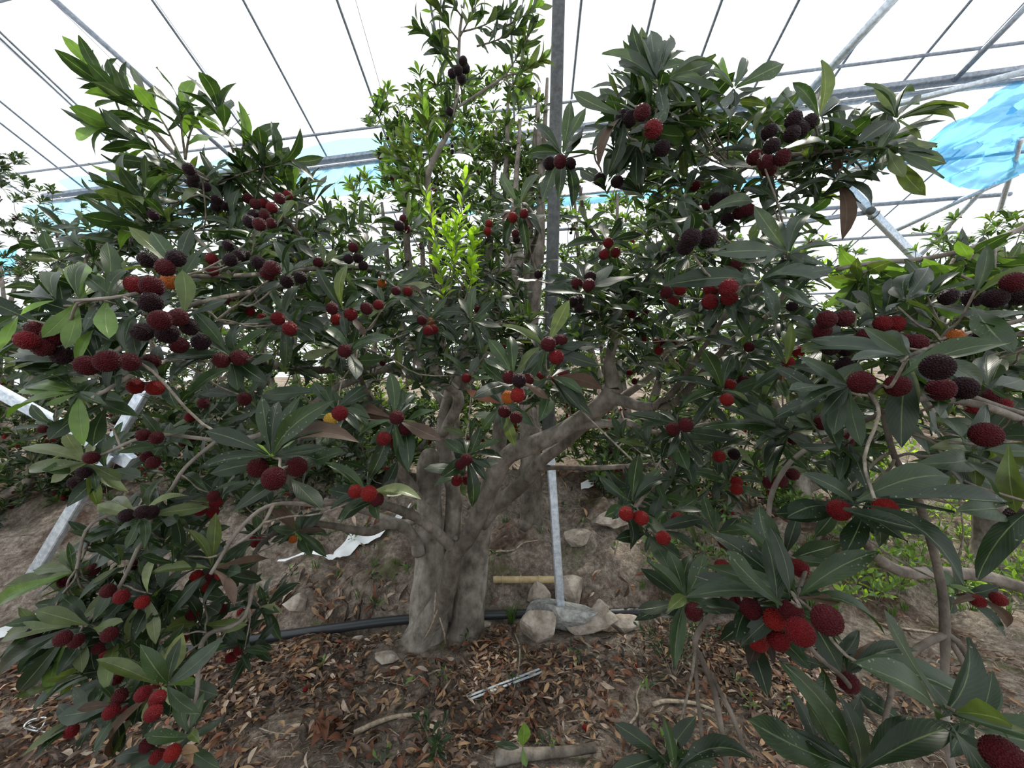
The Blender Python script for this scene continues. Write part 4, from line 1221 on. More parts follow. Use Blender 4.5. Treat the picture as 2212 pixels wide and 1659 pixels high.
LR([(1907, 890, .55, 5), (1828, 930, .62, 5), (1737, 974, .7, 5), (1690, 1020, .74, 5), (1663, 1085, .76, 5), (1662, 1170, .78, 4)])
LR([(1800, 1090, .8, 4), (1760, 1180, .7, 4), (1720, 1290, .55, 4)])
LR([(1720, 1290, .55, 5), (1748, 1395, .56, 5), (1821, 1464, .58, 5), (1860, 1520, .6, 5), (1900, 1573, .58, 4)])
LR([(1640, 1230, .62, 4), (1560, 1300, .68, 5), (1513, 1359, .72, 6), (1502, 1395, .73, 6), (1524, 1442, .74, 6), (1546, 1507, .75, 6), (1570, 1650, .78, 6), (1580, 1720, .8, 6)])
LR([(1720, 1290, .55, 4), (1680, 1260, .58, 4), (1640, 1230, .62, 4)])
LR([(1502, 1395, .73, 4), (1506, 1493, .75, 4), (1517, 1594, .78, 4)])
LR([(1535, 1455, .74, 4), (1582, 1547, .76, 5), (1614, 1637, .78, 5)])
place_traced(T2, [t for t in TUFT if is_right(t[0], t[1])], parse_fruit(is_right))
for a in ((1960, 720, 200, 110, .9, 1.5, 34), (2120, 900, 120, 150, .8, 1.3, 14), (1800, 900, 120, 120, 1.0, 1.5, 14), (2120, 620, 130, 70, .9, 1.3, 12)):
    fill(T2, *a[:6], int(a[6] * 1.5), tints='ddmmggoo')
for (x0, y0), (x1, y1), d in (((1900, 566), (1850, 610), .95), ((1990, 560), (1930, 620), .92), ((2060, 560), (2010, 650), .9), ((2130, 520), (2060, 600), .9), ((2150, 520), (2150, 620), .9)):
    sh(T2, [(x0, y0), ((x0 + x1) / 2, (y0 + y1) / 2), (x1, y1)], d, 12, .09, 'llmmo')
for _ in range(90):
    c = np.array([U(1.35, 2.9), U(.55, 1.9), U(.75, 2.6)])
    if project(c)[0] < W + 90: continue
    T2.targets.append(c)
    T2.rosette(c, np.array([U(-.6, .6), U(-.6, .3), .8]), 9, .10, 'ddmmggo')
T2.attach()
T2.show_fruit()
T2.finish(300, MID)


# ------------------------------------------------------------------ trees further back
def back_tree(label, px, d, top_py, bot_py, rx, ry_depth, n, L=.095, tints='mmlod', fruit=0, fc='rrds', lean=0.0, hollow=0.35, n_single=300, upright=0.8, gaps=1.0, low=False):
    x = (px - W / 2) / F * d
    zb = float(ground_h(x, d))
    zt = CAM_Z - (top_py - H / 2) / F * d
    zl = max(CAM_Z - (bot_py - H / 2) / F * d, zb + .03)
    OBST.append((x, d, .13, .13))
    t = Tree('bayberry_tree', label, (x, d, zb), group=None)
    cz, rz = (zt + zl) / 2, (zt - zl) / 2
    fork = np.array([x + lean * .3, d, zb + (zl - zb) * .5 + .25])
    t.limb([(x, d, zb - .06), (x + .03, d, zb + .15), fork], [.11, .09, .08], 'stem', sides=10, rough=.06, per=3)
    for i in range(6):
        a = i * 1.047 + U(-.3, .3)
        e = np.array([x + lean + rx * .6 * math.cos(a), d + ry_depth * .6 * math.sin(a), cz + rz * U(-.2, .75)])
        m = (fork + e) / 2 + np.array([rx * .2 * math.cos(a), 0, -.12 * rz]) + randdir() * .08
        t.limb([fork - np.array([0, 0, .1]), m, e], [.05, .035, .012], 'branch', sides=7, per=4)
    for _ in range(n):
        q = randdir() * (hollow + (1 - hollow) * U(0, 1) ** .5)
        if low: q = rng.uniform(-1, 1, 3) * np.array([1, 1, .95])
        c = np.array([x + lean * (.5 + .5 * q[2]) + rx * q[0], d + ry_depth * q[1], cz + rz * q[2]])
        c = c + 0.22 * np.array([vnoise(c[0] * 2, c[2] * 2), 0, vnoise(c[2] * 2, c[0] * 2, 5)]) * gaps
        c[2] = max(c[2], float(ground_h(c[0], c[1])) + .05)
        t.targets.append(c)
        ax = nrm(np.array([q[0] * .6 + U(-.4, .4), q[1] * .5 + U(-.5, .3), upright + .4 * q[2]]))
        t.rosette(c, ax, int(rng.integers(8, 13)), L * U(.8, 1.15), tints, (.7, 1.45))
        if fruit and U(0, 1) < fruit:
            for _k in range(int(rng.integers(1, 4))):
                t.fruits.append((c + np.array([U(-.03, .03), U(-.06, -.02), U(-.05, .0)]), .0135 * U(.9, 1.1), random.choice(fc)))
    t.attach(rmax=.01, rtip=.0025)
    t.finish(n_single)
    return t

back_tree('tall bayberry tree with light green leaves standing just left of the steel post', 972, 3.5, 165, 820, 1.0, .6, 720, .105, 'mmlllo', .10, 'ddk')
back_tree('slender tall bayberry tree behind the leafy leader, close to the steel post', 1140, 3.1, 110, 560, .26, .24, 110, .085, 'mmlo', .05, 'dk')
back_tree('bayberry tree under the blue film at the far left edge', 0, 4.4, 320, 900, 1.0, .8, 420, .10, 'dmmg', .12, 'ddk')
back_tree('bayberry tree behind the left boughs below the sagging blue film', 330, 4.3, 480, 1000, 1.2, .8, 520, .10, 'mmgo', .10, 'drk')
back_tree('bayberry tree behind the left of the thick stems', 690, 4.0, 440, 1010, 1.0, .7, 480, .10, 'mllo', .10, 'drk')
back_tree('bright green bayberry tree behind the long right limb', 1370, 4.0, 340, 980, 1.05, .7, 620, .105, 'mllo', .08, 'drr')
back_tree('sunlit bayberry tree behind the right limb below the bay frame', 1720, 3.6, 500, 930, .75, .6, 260, .10, 'mllob', .08, 'drr')
back_tree('bayberry tree with yellowish green shoots at the far right below the bay frame', 2130, 3.0, 470, 900, .72, .55, 300, .095, 'mllo', .06, 'dk')
back_tree('low bayberry tree with many small red fruit behind the crossed steel braces', 200, 3.5, 800, 1240, 1.05, .5, 330, .09, 'mmod', .22, 'rrs')
back_tree('small bayberry tree with bright red fruit on the bank behind the steel strut', 1430, 3.7, 850, 1110, .85, .4, 420, .09, 'mlgo', .30, 'rrs', low=True)
back_tree('low bayberry tree on the bank behind the white plastic sheet', 610, 3.5, 850, 1130, .8, .35, 380, .09, 'mmod', .20, 'rrs', low=True)
back_tree('distant pale green bayberry tree on the hillside to the right', 1840, 6.5, 800, 985, 1.1, .7, 160, .12, 'lolp', .05, 'r', n_single=120)
back_tree('distant bayberry tree in the gap right behind the pruned leader', 1120, 6.5, 560, 1000, 1.5, .7, 380, .12, 'mlod', .05, 'r', n_single=120)
back_tree('distant dark bayberry tree on the hillside beyond the thick stems', 820, 7.0, 660, 1000, 1.5, .7, 240, .12, 'mod', .05, 'r', n_single=120)
back_tree('distant bayberry tree beyond the crossed steel braces', 380, 6.8, 640, 1000, 1.6, .7, 260, .12, 'mmd', .05, 'r', n_single=120)
back_tree('distant light green bayberry tree beyond the red fruited bank tree', 1500, 7.0, 600, 990, 1.6, .7, 340, .12, 'llo', .05, 'r', n_single=120)
back_tree('distant bayberry tree on the hillside at the far right edge', 2200, 6.0, 660, 960, 1.4, .7, 220, .12, 'mlo', .05, 'r', n_single=120)

back_tree('bright leafy bayberry bush on the bank seen between the stems and the long limb', 1140, 3.7, 840, 1062, .6, .35, 380, .09, 'mllo', .12, 'rrs', n_single=150, low=True)
back_tree('light green bayberry bush on the bank seen through the right boughs', 1720, 3.7, 850, 1090, .6, .35, 300, .09, 'llo', .20, 'rrs', n_single=150, low=True)
back_tree('bayberry bush on the bank left of the cut grey stem', 850, 3.6, 840, 1085, .55, .35, 340, .09, 'mmlo', .15, 'rrs', n_single=150, low=True)
back_tree('dark bayberry bush at the left edge under the crossed steel braces', -40, 3.2, 880, 1330, .65, .40, 200, .085, 'dmmo', .18, 'rrd', n_single=200)

# ------------------------------------------------------------------ steel posts and braces
post = empty('steel_post', P(1213, 1312, 2.34))
tag(post, 'tall square steel post set in a lump of concrete behind the stems', 'post')
d0 = 2.34
v, f = beam(P(1213, 1345, d0), P(1186, 942, d0 + .10), .050, .050, (0, 1, 0)); ob('lower_tube', mesh_np('t', v, f, M['steel'], smooth=False), post)
v, f = beam(P(1187, 965, d0 + .09), P(1184, 920, d0 + .11), .062, .062, (0, 1, 0)); ob('joint_sleeve', mesh_np('t', v, f, M['dark_steel'], smooth=False), post)
v, f = beam(P(1184, 935, d0 + .10), P(1221, -590, d0 - .02), .072, .072, (0, 1, 0)); ob('upper_tube', mesh_np('t', v, f, M['dark_steel'], smooth=False), post)

xb = empty('steel_brace', P(200, 1030, 2.6))
tag(xb, 'pale galvanised steel brace leaning up to the right, the longer of the crossed pair', 'brace')
v, f = beam(P(318, 835, 2.62), P(48, 1282, 2.57), .068, .05, (0, 1, 0)); ob('bar', mesh_np('t', v, f, M['steel'], smooth=False), xb)
v, f = beam(P(232, 980, 2.57), P(217, 1003, 2.57), .085, .012, (0, 1, 0)); ob('bolt_plate', mesh_np('t', v, f, M['steel'], smooth=False), xb)
xc = empty('steel_brace', P(200, 950, 2.7))
tag(xc, 'galvanised steel brace sloping down to the right, the shorter of the crossed pair', 'brace')
v, f = beam(P(-60, 815, 2.68), P(280, 1000, 2.645), .072, .05, (0, 1, 0)); ob('bar', mesh_np('t', v, f, M['steel'], smooth=False), xc)
v, f = beam(P(268, 987, 2.64), P(285, 1000, 2.64), .085, .055, (0, 1, 0)); ob('end_cap', mesh_np('t', v, f, M['steel'], smooth=False), xc)

BA, BB = on_bar(1655, 0.0, -.045), P(1995, 575, 4.6)


def on_brace(px, dy=0.0):
    t = np.linspace(0, 1, 400)
    q = BA + np.outer(t, BB - BA)
    k = int(np.argmin(np.abs(W / 2 + q[:, 0] / q[:, 1] * F - px)))
    return q[k] + np.array([0, dy, 0])


rb = empty('steel_brace', BB)
tag(rb, 'diagonal galvanised brace with wire clamp under the open bay frame', 'brace')
v, f = beam(BA, BB + (BB - BA) * .03, .09, .06, (0, 1, 0)); ob('bar', mesh_np('t', v, f, M['steel'], smooth=False), rb)
v, f = beam(P(1690, 594, 4.66), P(2300, 569, 4.66), .065, .065, (0, 1, 0)); ob('cross_bar', mesh_np('t', v, f, M['dark_steel'], smooth=False), rb)
v, f = beam(P(1964, 552, 4.6), P(2012, 592, 4.6), .16, .05, (0, 1, 0)); ob('gusset_plate', mesh_np('t', v, f, M['steel'], smooth=False), rb)
cb = on_brace(1880)
v, f = beam(P(1640, 492, cb[1] + .05), cb + np.array([0, .04, 0]), .045, .045, (0, 1, 0)); ob('side_tube', mesh_np('t', v, f, M['rib_steel'], smooth=False), rb)
v, f = icosphere(2); ob('clamp_bolt', mesh_np('t', v * .045 + on_brace(1877, -.045) + np.array([-.02, 0, -.03]), f, M['dark_steel']), rb)
for px_ in (1876, 1888):
    c_ = on_brace(px_)
    t_ = nrm(BB - BA); s_ = nrm(np.cross(t_, (0, 1, 0))); n_ = np.cross(s_, t_)
    pts = [c_ + s_ * .062 * math.cos(t) + n_ * .05 * math.sin(t) for t in np.linspace(0, 5.6, 16)]
    v, f = tube(pts, [.007] * 16, 5); ob('wire_clamp', mesh_np('t', v, f, M['dark_steel']), rb)
for i, (a, b, d) in enumerate((((2006, 950), (1985, 1012), 5.2), ((1950, 1002), (1968, 1042), 4.6), ((1160, 1125), (1152, 1050), 4.8))):
    o_ = empty('steel_stake', P(*b, d))
    tag(o_, ('thin pale steel stake leaning on the sunlit slope to the right', 'short bright steel stake behind the hanging grey branch', 'thin steel stake on the bank between the stems and the post')[i], 'stake')
    base = P(*max(a, b, key=lambda q: q[1]), d); base[2] = float(ground_h(base[0], base[1])) - .03
    v, f = beam(P(*min(a, b, key=lambda q: q[1]), d), base, .035, .035, (0, 1, 0)); ob('tube', mesh_np('t', v, f, M['steel'], smooth=False), o_)


# ------------------------------------------------------------------ plastic sheets
def sheet(name, label, top, bot, mat, nu=48, nv=18, amp=.06, seed=0, freq=3.0, cat='plastic sheet', fold=.02):
    """crumpled film between an upper and a lower edge given as 3D points"""
    top = np.array(top); bot = np.array(bot)
    T, _ = catmull(top, np.ones(len(top)), 10); B, _ = catmull(bot, np.ones(len(bot)), 10)
    def samp(A, u):
        s = u * (len(A) - 1); j = np.minimum(s.astype(int), len(A) - 2); return A[j] + (A[j + 1] - A[j]) * (s - j)[:, None]
    u = np.linspace(0, 1, nu)
    T = samp(T, u); B = samp(B, u)
    V = []
    for j in range(nv):
        w = j / (nv - 1)
        p = T * (1 - w) + B * w
        ua = p[:, 0] * .86 + p[:, 2] * .5; ub = -p[:, 0] * .5 + p[:, 2] * .86
        n1 = fbm(ua * freq * .7 + seed, ub * freq * 2.6, seed, 4)
        n2 = 1 - np.abs(fbm(ua * freq * .9 - seed, ub * freq * 4.5, seed + 9, 2)) * 2
        e = math.sin(math.pi * min(1, .12 + w * .9))
        V.append(p + np.stack([n1 * .3 * amp, (n1 + .7 * n2) * amp * (.3 + e), n2 * .25 * amp], 1) * 1.0)
    V = np.array(V).transpose(1, 0, 2).reshape(-1, 3)
    Fc = np.array([(i * nv + j, i * nv + j + 1, (i + 1) * nv + j + 1, (i + 1) * nv + j) for i in range(nu - 1) for j in range(nv - 1)])
    o = ob(name, mesh_np(name, V, Fc, M[mat]))
    tag(o, label, cat)
    return o


sheet('plastic_film', 'pale blue film sagging under the gutter at the far left', [hang(x, None) for x in (40, 160, 300, 480)],
      [hang(x, y, extra=.12) for x, y in ((65, 478), (130, 514), (230, 522), (340, 508), (470, 472))], 'pale_blue_film', seed=1)
sheet('plastic_film', 'blue film hanging in a wide swag below the gutter beside the tall tree', [hang(x, None) for x in (600, 700, 790, 880)],
      [hang(x, y, extra=.12) for x, y in ((612, 402), (680, 422), (760, 424), (860, 408))], 'pale_blue_film', seed=4)
K2, O2 = 0.42, OFF2 - .03        # first bar of the lower bay
sheet('plastic_film', 'big crumpled bright blue film bunched below the gutter at the right edge', [hang(x, y) for x, y in ((1985, 318), (2040, 275), (2110, 250), (2170, 195))] + [hang(2250, None), hang(2340, None)],
      [hang(x, y, K2, O2) for x, y in ((1990, 350), (2030, 388), (2090, 404), (2150, 404), (2230, 378), (2340, 360))], 'blue_film', 120, 60, .13, 7, 2.4)
sheet('plastic_film', 'narrow twisted roll of blue film behind the drooping leaves', [hang(x, y, K2, O2) for x, y in ((1710, 326), (1790, 318), (1880, 308), (1960, 304))],
      [hang(x, y, K2, O2) for x, y in ((1710, 380), (1790, 372), (1870, 366), (1960, 356))], 'blue_film', 70, 22, .08, 12, 3.0)
sheet('plastic_film', 'pale crumpled film scrap below the gutter behind the upper right twigs', [hang(x, None) for x in (1540, 1600, 1680)],
      [hang(x, y, extra=.05) for x, y in ((1545, 300), (1600, 330), (1680, 345))], 'pale_blue_film', 30, 16, .08, 15, 5.0)
sheet('plastic_film', 'long blue film strip seen through the leaves behind the steel post', [hang(x, None, K2, O2) for x in (1010, 1250, 1500, 1690)],
      [on_bar(x, K2, O2) - np.array([0, 0, .13]) for x in (1010, 1250, 1500, 1690)], 'blue_film', 60, 6, .03, 18, 3.0)
sheet('plastic_film', 'bright blue film corner behind the leaves at the left edge', [hang(x, None, K2, O2) for x in (-60, 0, 40)],
      [hang(x, y, K2, O2) for x, y in ((-60, 600), (0, 600), (30, 590))], 'blue_film', 20, 8, .03, 21, 3.0)
# pale film edge lying over the rafters just above the gutter
fs_ = [(i, i + 1, i + 42, i + 41) for i in range(40)]
vs_ = [eave(7 - 6.6 * i / 40, -.02, .0 + .01 * math.sin(i)) for i in range(41)] + [eave(7 - 6.6 * i / 40, -.17 - .03 * math.sin(i * .7), .012) for i in range(41)]
ob('film_edge', mesh_np('film_edge', vs_, fs_, M['pale_blue_film']), ceiling)


def ground_strip(name, label, pts, mat, wide, cat='plastic sheet', lift=.03):
    c = np.array([gpt(x, y) for x, y in pts]); c, ww = catmull(c, wide, 6)
    V, n = [], 7
    for i, p in enumerate(c):
        t = nrm(c[min(i + 1, len(c) - 1)] - c[max(i - 1, 0)]); s = nrm(np.cross(t, (0, 0, 1)))
        for j in range(n):
            q = p + s * (j / (n - 1) - .5) * ww[i]
            g_ = max(float(ground_h(q[0] + a_, q[1] + b_)) for a_, b_ in ((0, 0), (.025, 0), (-.025, 0), (0, .025), (0, -.025)))
            V.append((q[0], q[1], g_ + min(lift, .03) + .03 * float(vnoise(q[0] * 14, q[1] * 14, 2)) * min(1, ww[i] * 9)))
    Fc = [(i * n + j, (i + 1) * n + j, (i + 1) * n + j + 1, i * n + j + 1) for i in range(len(c) - 1) for j in range(n - 1)]
    o = ob(name, mesh_np(name, V, Fc, M[mat])); tag(o, label, cat)
    return o

ground_strip('white_sheet', 'crumpled white plastic sheet trailing along the top of the bank', [(600, 1226), (700, 1212), (740, 1196), (790, 1168), (840, 1138), (875, 1110)], 'white_sheet', [.015, .02, .10, .18, .16, .12], lift=.035)
ground_strip('white_sheet', 'small white plastic scrap behind the low left twigs', [(-20, 1392), (60, 1362), (135, 1348)], 'white_sheet', [.12, .14, .10], lift=.035)
ground_strip('white_sheet', 'white plastic scrap on the bank behind the red fruited small tree', [(1255, 1062), (1300, 1055), (1335, 1062)], 'white_sheet', [.05, .09, .05], lift=.06)

# ------------------------------------------------------------------ things on the ground
pts = [gpt(x, y) + np.array([0, 0, .018]) for x, y in ((250, 1440), (540, 1390), (700, 1367), (875, 1345), (1100, 1338), (1310, 1336), (1440, 1330), (1700, 1322))]
for q in pts:
    if project(q)[0] > 1000: q[1] += .022
p_, r_ = catmull(pts, [.026] * len(pts), 5)
obst_line(p_, .03)
v, f = tube(p_, r_, 12)
tag(ob('water_pipe', mesh_np('water_pipe', v, f, M['pipe'])), 'black plastic water pipe lying along the foot of the bank', 'pipe')


def rock(px, py, w, h, label, mat='rock', name='rock', seed=0, sub=3, cat='rock', group=None, facet=.5, deep=None, at=None):
    c = gpt(px, py + h * .45)
    if name == 'pebble':
        for _ in range(20):
            if free(c[0], c[1], .02): break
            c = gpt(U(500, 2200), U(1380, 1650))
    if at: c = P(px, py + h * .36, at)
    s = c[1] / F
    v, f = icosphere(sub)
    k = fbm(v[:, 0] * 1.4 + seed, v[:, 1] * 1.4, v[:, 2] * 1.4 + seed, 2)[:, None]
    k2 = fbm(v[:, 0] * 5 + seed, v[:, 1] * 5, v[:, 2] * 5 + seed, 2)[:, None]
    v = v * (1 + .28 * k + .05 * k2)
    for _ in range(11):   # broken flat faces
        n = randdir(); lim = U(.5, .8)
        dd = v @ n
        v = v - np.outer(np.clip(dd - lim, 0, None), n)
    v = v * np.array([w * s / 2, (deep or w * .8) * s / 2, h * s / 2]) * 1.12
    v = v + c + np.array([0, 0, h * s * .36])
    if name != 'pebble' and not at: OBST.append((c[0], c[1], w * s / 2, (deep or w * .8) * s / 2))
    o = ob(name, mesh_np(name, v, f, M[mat], smooth=False))
    tag(o, label, cat, group)

rock(1165, 1346, 105, 62, 'broad pale rock slab leaning against the concrete lump', seed=1, deep=62)
rock(1268, 1338, 120, 52, 'angular pale rock in front of the concrete lump', seed=3, deep=56)
rock(1212, 1322, 156, 74, 'crumbly grey concrete lump around the foot of the steel post', 'concrete', 'concrete_footing', 5, 4, 'concrete', deep=84)
rock(1300, 1312, 44, 28, 'small dark brown rock resting on the concrete lump', seed=8, at=2.34)
rock(1345, 1345, 66, 36, 'small pale rock to the right of the concrete lump', seed=11, deep=40)
rock(1168, 1280, 64, 50, 'broken brown stone behind the foot of the steel post', seed=14)
rock(1236, 1272, 60, 58, 'pale stone block behind the steel post', seed=17)
rock(1052, 1345, 22, 14, 'tiny white stone beside the right stem', seed=19, sub=2)
rock(1245, 1157, 70, 34, 'rounded stone half way up the bank', seed=21)
rock(1325, 1116, 84, 44, 'flat faced stone near the top of the bank', seed=23)
rock(1030, 1300, 36, 30, 'small stone on the bank beside the right stem', seed=27)
rock(640, 1300, 60, 40, 'grey stone bedded in the bank left of the stems', seed=29)
rock(775, 1378, 26, 14, 'flat pale stone in front of the black pipe', seed=31, sub=2)
rock(830, 1417, 60, 14, 'thin pale rock flake in the leaf litter', seed=33, sub=2)
for i in range(70):
    x, y = U(500, 2200), U(1380, 1650)
    rock(x, y, U(6, 16), U(4, 10), 'small pale pebble lying on the soil', 'rock', 'pebble', U(0, 60), 2, 'pebble', 'pebbles on the soil')

bb = empty('bamboo_pole', gpt(1066, 1262)); tag(bb, 'short dry bamboo pole lying between the stems and the post', 'pole')
A, B = gpt(1066, 1262) + np.array([0, 0, .03]), gpt(1200, 1256) + np.array([0, 0, .03])
B = P(1200, 1252, A[1] - .02)
obst_line([A, B], .03)
t_ = np.linspace(0, 1, 25); rr = .0215 + .003 * np.array([1 if abs((t * 3.4) % 1 - .5) < .05 else 0 for t in t_])
v, f = tube(A + np.outer(t_, B - A), rr, 10); ob('cane', mesh_np('cane', v, f, M['bamboo']), bb)
for t in (.147, .441, .735):
    v, f = tube([A + (B - A) * (t - .008), A + (B - A) * (t + .008)], [.0265, .0265], 10); ob('node_ring', mesh_np('node', v, f, M['bamboo']), bb)


def stick(pts, r, label, name='twig', cat='twig', group=None, mat='dead_twig', lift=0.0, sides=6):
    q = [gpt(x, y) + np.array([0, 0, r + lift]) for x, y in pts]
    p, rr = catmull(q, np.linspace(r, r * .6, len(q)), 5)
    for i in range(len(p)): p[i][2] = max(p[i][2], float(ground_h(p[i][0], p[i][1])) + r * .5)
    if r > .005: obst_line(p, r)
    v, f = tube(p, rr, sides, .06)
    return tag(ob(name, mesh_np(name, v, f, M[mat])), label, cat, group)

stick([(1070, 1654), (1130, 1646), (1200, 1640), (1285, 1630)], .026, 'thick pale dead branch lying in front of the leaf litter', 'dead_branch', 'branch', mat='bark')
stick([(765, 1590), (820, 1565), (860, 1553), (915, 1548)], .012, 'bent pale dead branch beside the green seedling', 'dead_branch', 'branch')
stick([(1112, 1372), (1122, 1400), (1120, 1450), (1105, 1508)], .006, 'thin pale twig curling down from the rock slab')
stick([(1062, 1195), (1110, 1190), (1130, 1175), (1165, 1168)], .006, 'crooked pale twig on the face of the bank')
stick([(1410, 1527), (1440, 1519), (1500, 1524), (1545, 1540)], .010, 'yellowish dead branch right of the leaf litter', 'dead_branch', 'branch')
stick([(1360, 1570), (1378, 1540), (1376, 1500), (1400, 1460)], .006, 'thin winding pale twig in the litter near the dark weed')
stick([(1905, 1352), (1960, 1362), (2020, 1370), (2060, 1378)], .008, 'straight dead branch on the bare soil at the right', 'dead_branch', 'branch')
for i in range(70):
    for _ in range(20):
        x, y = U(480, 2150), U(1385, 1655)
        if all(free(*gpt(x + k_, y)[:2], .02) for k_ in (-60, 0, 60)): break
    a = U(-1, 1) if U(0, 1) < .8 else U(-3, 3); l = U(25, 90)
    x2, y2 = x + l * math.cos(a), y + l * .55 * math.sin(a)
    stick([(x, y), ((x + x2) / 2 + U(-8, 8), (y + y2) / 2 + U(-6, 6)), (x2, min(y2, 1700))], U(.0018, .004), 'thin dry twig lying in the leaf litter', group='dry twigs in the litter', lift=.012, sides=5)
# dry canes leaning at the foot of the stems
for i, (a, b) in enumerate((((925, 1395), (941, 1280)), ((905, 1400), (945, 1318)), ((962, 1400), (950, 1335)))):
    q0 = gpt(*a); q1 = P(*b, 2.02)
    v, f = tube([q0, (q0 + q1) / 2 + np.array([.01, 0, 0]), q1], [.005, .004, .003], 6)
    tag(ob('dry_cane', mesh_np('cane', v, f, M['dead_twig'])), 'thin dry cane leaning against the foot of the stems', 'cane', 'dry canes at the foot of the stems')
rod = empty('metal_strip', gpt(1010, 1512)); tag(rod, 'split pale metal strip lying in the leaf litter', 'metal strip')
for dx in (0, 14):
    a, b = gpt(1008 + dx * .7, 1514 + dx * .3) + np.array([0, 0, .018]), gpt(1165 + dx * .5, 1455 + dx * .4) + np.array([0, 0, .022])
    v, f = beam(a, b, .011, .004); ob('strip', mesh_np('strip', v, f, M['steel'], smooth=False), rod)
q = [gpt(x, y) + np.array([0, 0, .02]) for x, y in ((112, 1594), (70, 1588), (52, 1580), (66, 1566), (95, 1560), (98, 1566), (84, 1586), (62, 1574), (80, 1570))]
p, rr = catmull(q, [.0028] * len(q), 6); v, f = tube(p, rr, 5)
tag(ob('white_wire', mesh_np('wire', v, f, M['white_sheet'])), 'loose loop of white plastic wire on the litter', 'wire')
for x, y in ((1350, 1349), (1263, 1581), (945, 1500), (1373, 1447), (660, 1497)):
    c = gpt(x, y); o = add_fruit(c + np.array([0, 0, .016]), .0125, 's', None, 1, 'fallen_fruit')
    tag(o, 'small red fruit fallen on the leaf litter', 'fruit', 'fallen fruit on the litter')

# fallen leaves
LL = []
def litter(n, x0, x1, y0, y1, tints, keep=None, Lr=(.035, .075)):
    for _ in range(n):
        x, y = U(x0, x1), U(y0, y1)
        dens = 0.55 + 0.7 * float(fbm(x * 1.6, y * 1.6, 7, 2))
        px, py, _d = project((x, y, 0.0))
        if px > 1780: dens *= .25
        if 540 < px < 880 and py > 1555: dens *= .3
        if y > 2.45: dens *= .35
        if U(0, 1) > dens: continue
        a = U(0, 6.283); L = U(*Lr)
        b = np.array([x, y, float(ground_h(x, y)) + U(.003, .022)])
        e = b + np.array([math.cos(a) * L, math.sin(a) * L, 0])
        e[2] = float(ground_h(e[0], e[1])) + U(.003, .03)
        if not (free(b[0], b[1], .01) and free(e[0], e[1], .01) and free((b[0] + e[0]) / 2, (b[1] + e[1]) / 2, .01)): continue
        gn = np.array([float(ground_h(x - .05, y) - ground_h(x + .05, y)) * 10, float(ground_h(x, y - .05) - ground_h(x, y + .05)) * 10, 1.0])
        nh = (nrm(gn) + np.array([U(-.9, .9), U(-.9, .9), 0])) * (1.0 if U(0, 1) < .7 else -1.0)
        LL.append((b, e, nh, random.choice((1, 3, 4, 6, 6, 7)), random.choice(tints), U(.65, 1.2), 0))
litter(24000, -2.6, 2.7, 1.3, 2.55, 'cceeeekknnttth')
litter(3000, -2.6, 2.7, 2.4, 4.0, 'ceektth')
# a little heap of curled coppery leaves
for _ in range(16):
    c = gpt(U(655, 765), U(1560, 1628)); a = U(0, 6.28)
    LL.append((c + np.array([0, 0, .01]), c + np.array([.07 * math.cos(a), .07 * math.sin(a), U(.02, .06)]), np.array([U(-1, 1), U(-1, 1), .6]), 6, 'c', 1.5, 2))
emit_leaves(LL, None, 'fallen_leaf', 300, 'leaf_litter', lambda o: tag(o, 'carpet of small dry brown fallen leaves on the soil', 'leaf litter'),
            lambda o, tn: tag(o, {'c': 'coppery red', 'e': 'dull greyish brown', 'k': 'nearly black', 'n': 'dark brown', 't': 'tan', 'h': 'pale bleached'}[tn] + ' dry curled leaf lying on top of the litter', 'leaf', 'loose fallen leaves'))
# straw and root hairs on the bare soil
sm = MB()
for _ in range(2600):
    px, py = U(300, 2212), U(1330, 1690)
    if px < 1500 and U(0, 1) < .55: continue
    c = gpt(px, py, 5); a = U(0, 6.28); l = U(.02, .08)
    if not free(c[0], c[1], .03): continue
    e = c + np.array([math.cos(a) * l, math.sin(a) * l, 0]); e[2] = float(ground_h(e[0], e[1]))
    v, f = tube([c + np.array([0, 0, .004]), (c + e) / 2 + np.array([U(-.006, .006), U(-.006, .006), .012]), e + np.array([0, 0, .004])], [.0012] * 3, 3, 0, False)
    sm.add(v, f)
o = sm.build('straw_litter', M['dead_twig']); tag(o, 'fine dry straw and root hairs scattered over the soil', 'straw', kind='stuff')


# ------------------------------------------------------------------ weeds and seedlings
def weed(c, n, L, h, tints, label, group=None, name='weed', cat='weed', spread=.6, stems=3, single=40):
    t = Tree(name, label, c, cat, group)
    for s in range(stems):
        a = U(0, 6.28)
        tip = c + np.array([math.cos(a) * spread * h * U(.3, 1), math.sin(a) * spread * h * U(.3, 1), h * U(.7, 1.1)])
        t.shoot([c, (c + tip) / 2 + np.array([0, 0, .1 * h]), tip], max(3, n // stems), L, tints, 0, .0016)
    t.twigs.build('stalk', M['twig'], t.o)
    t.twigs = MB()
    t.finish(single)
    return t

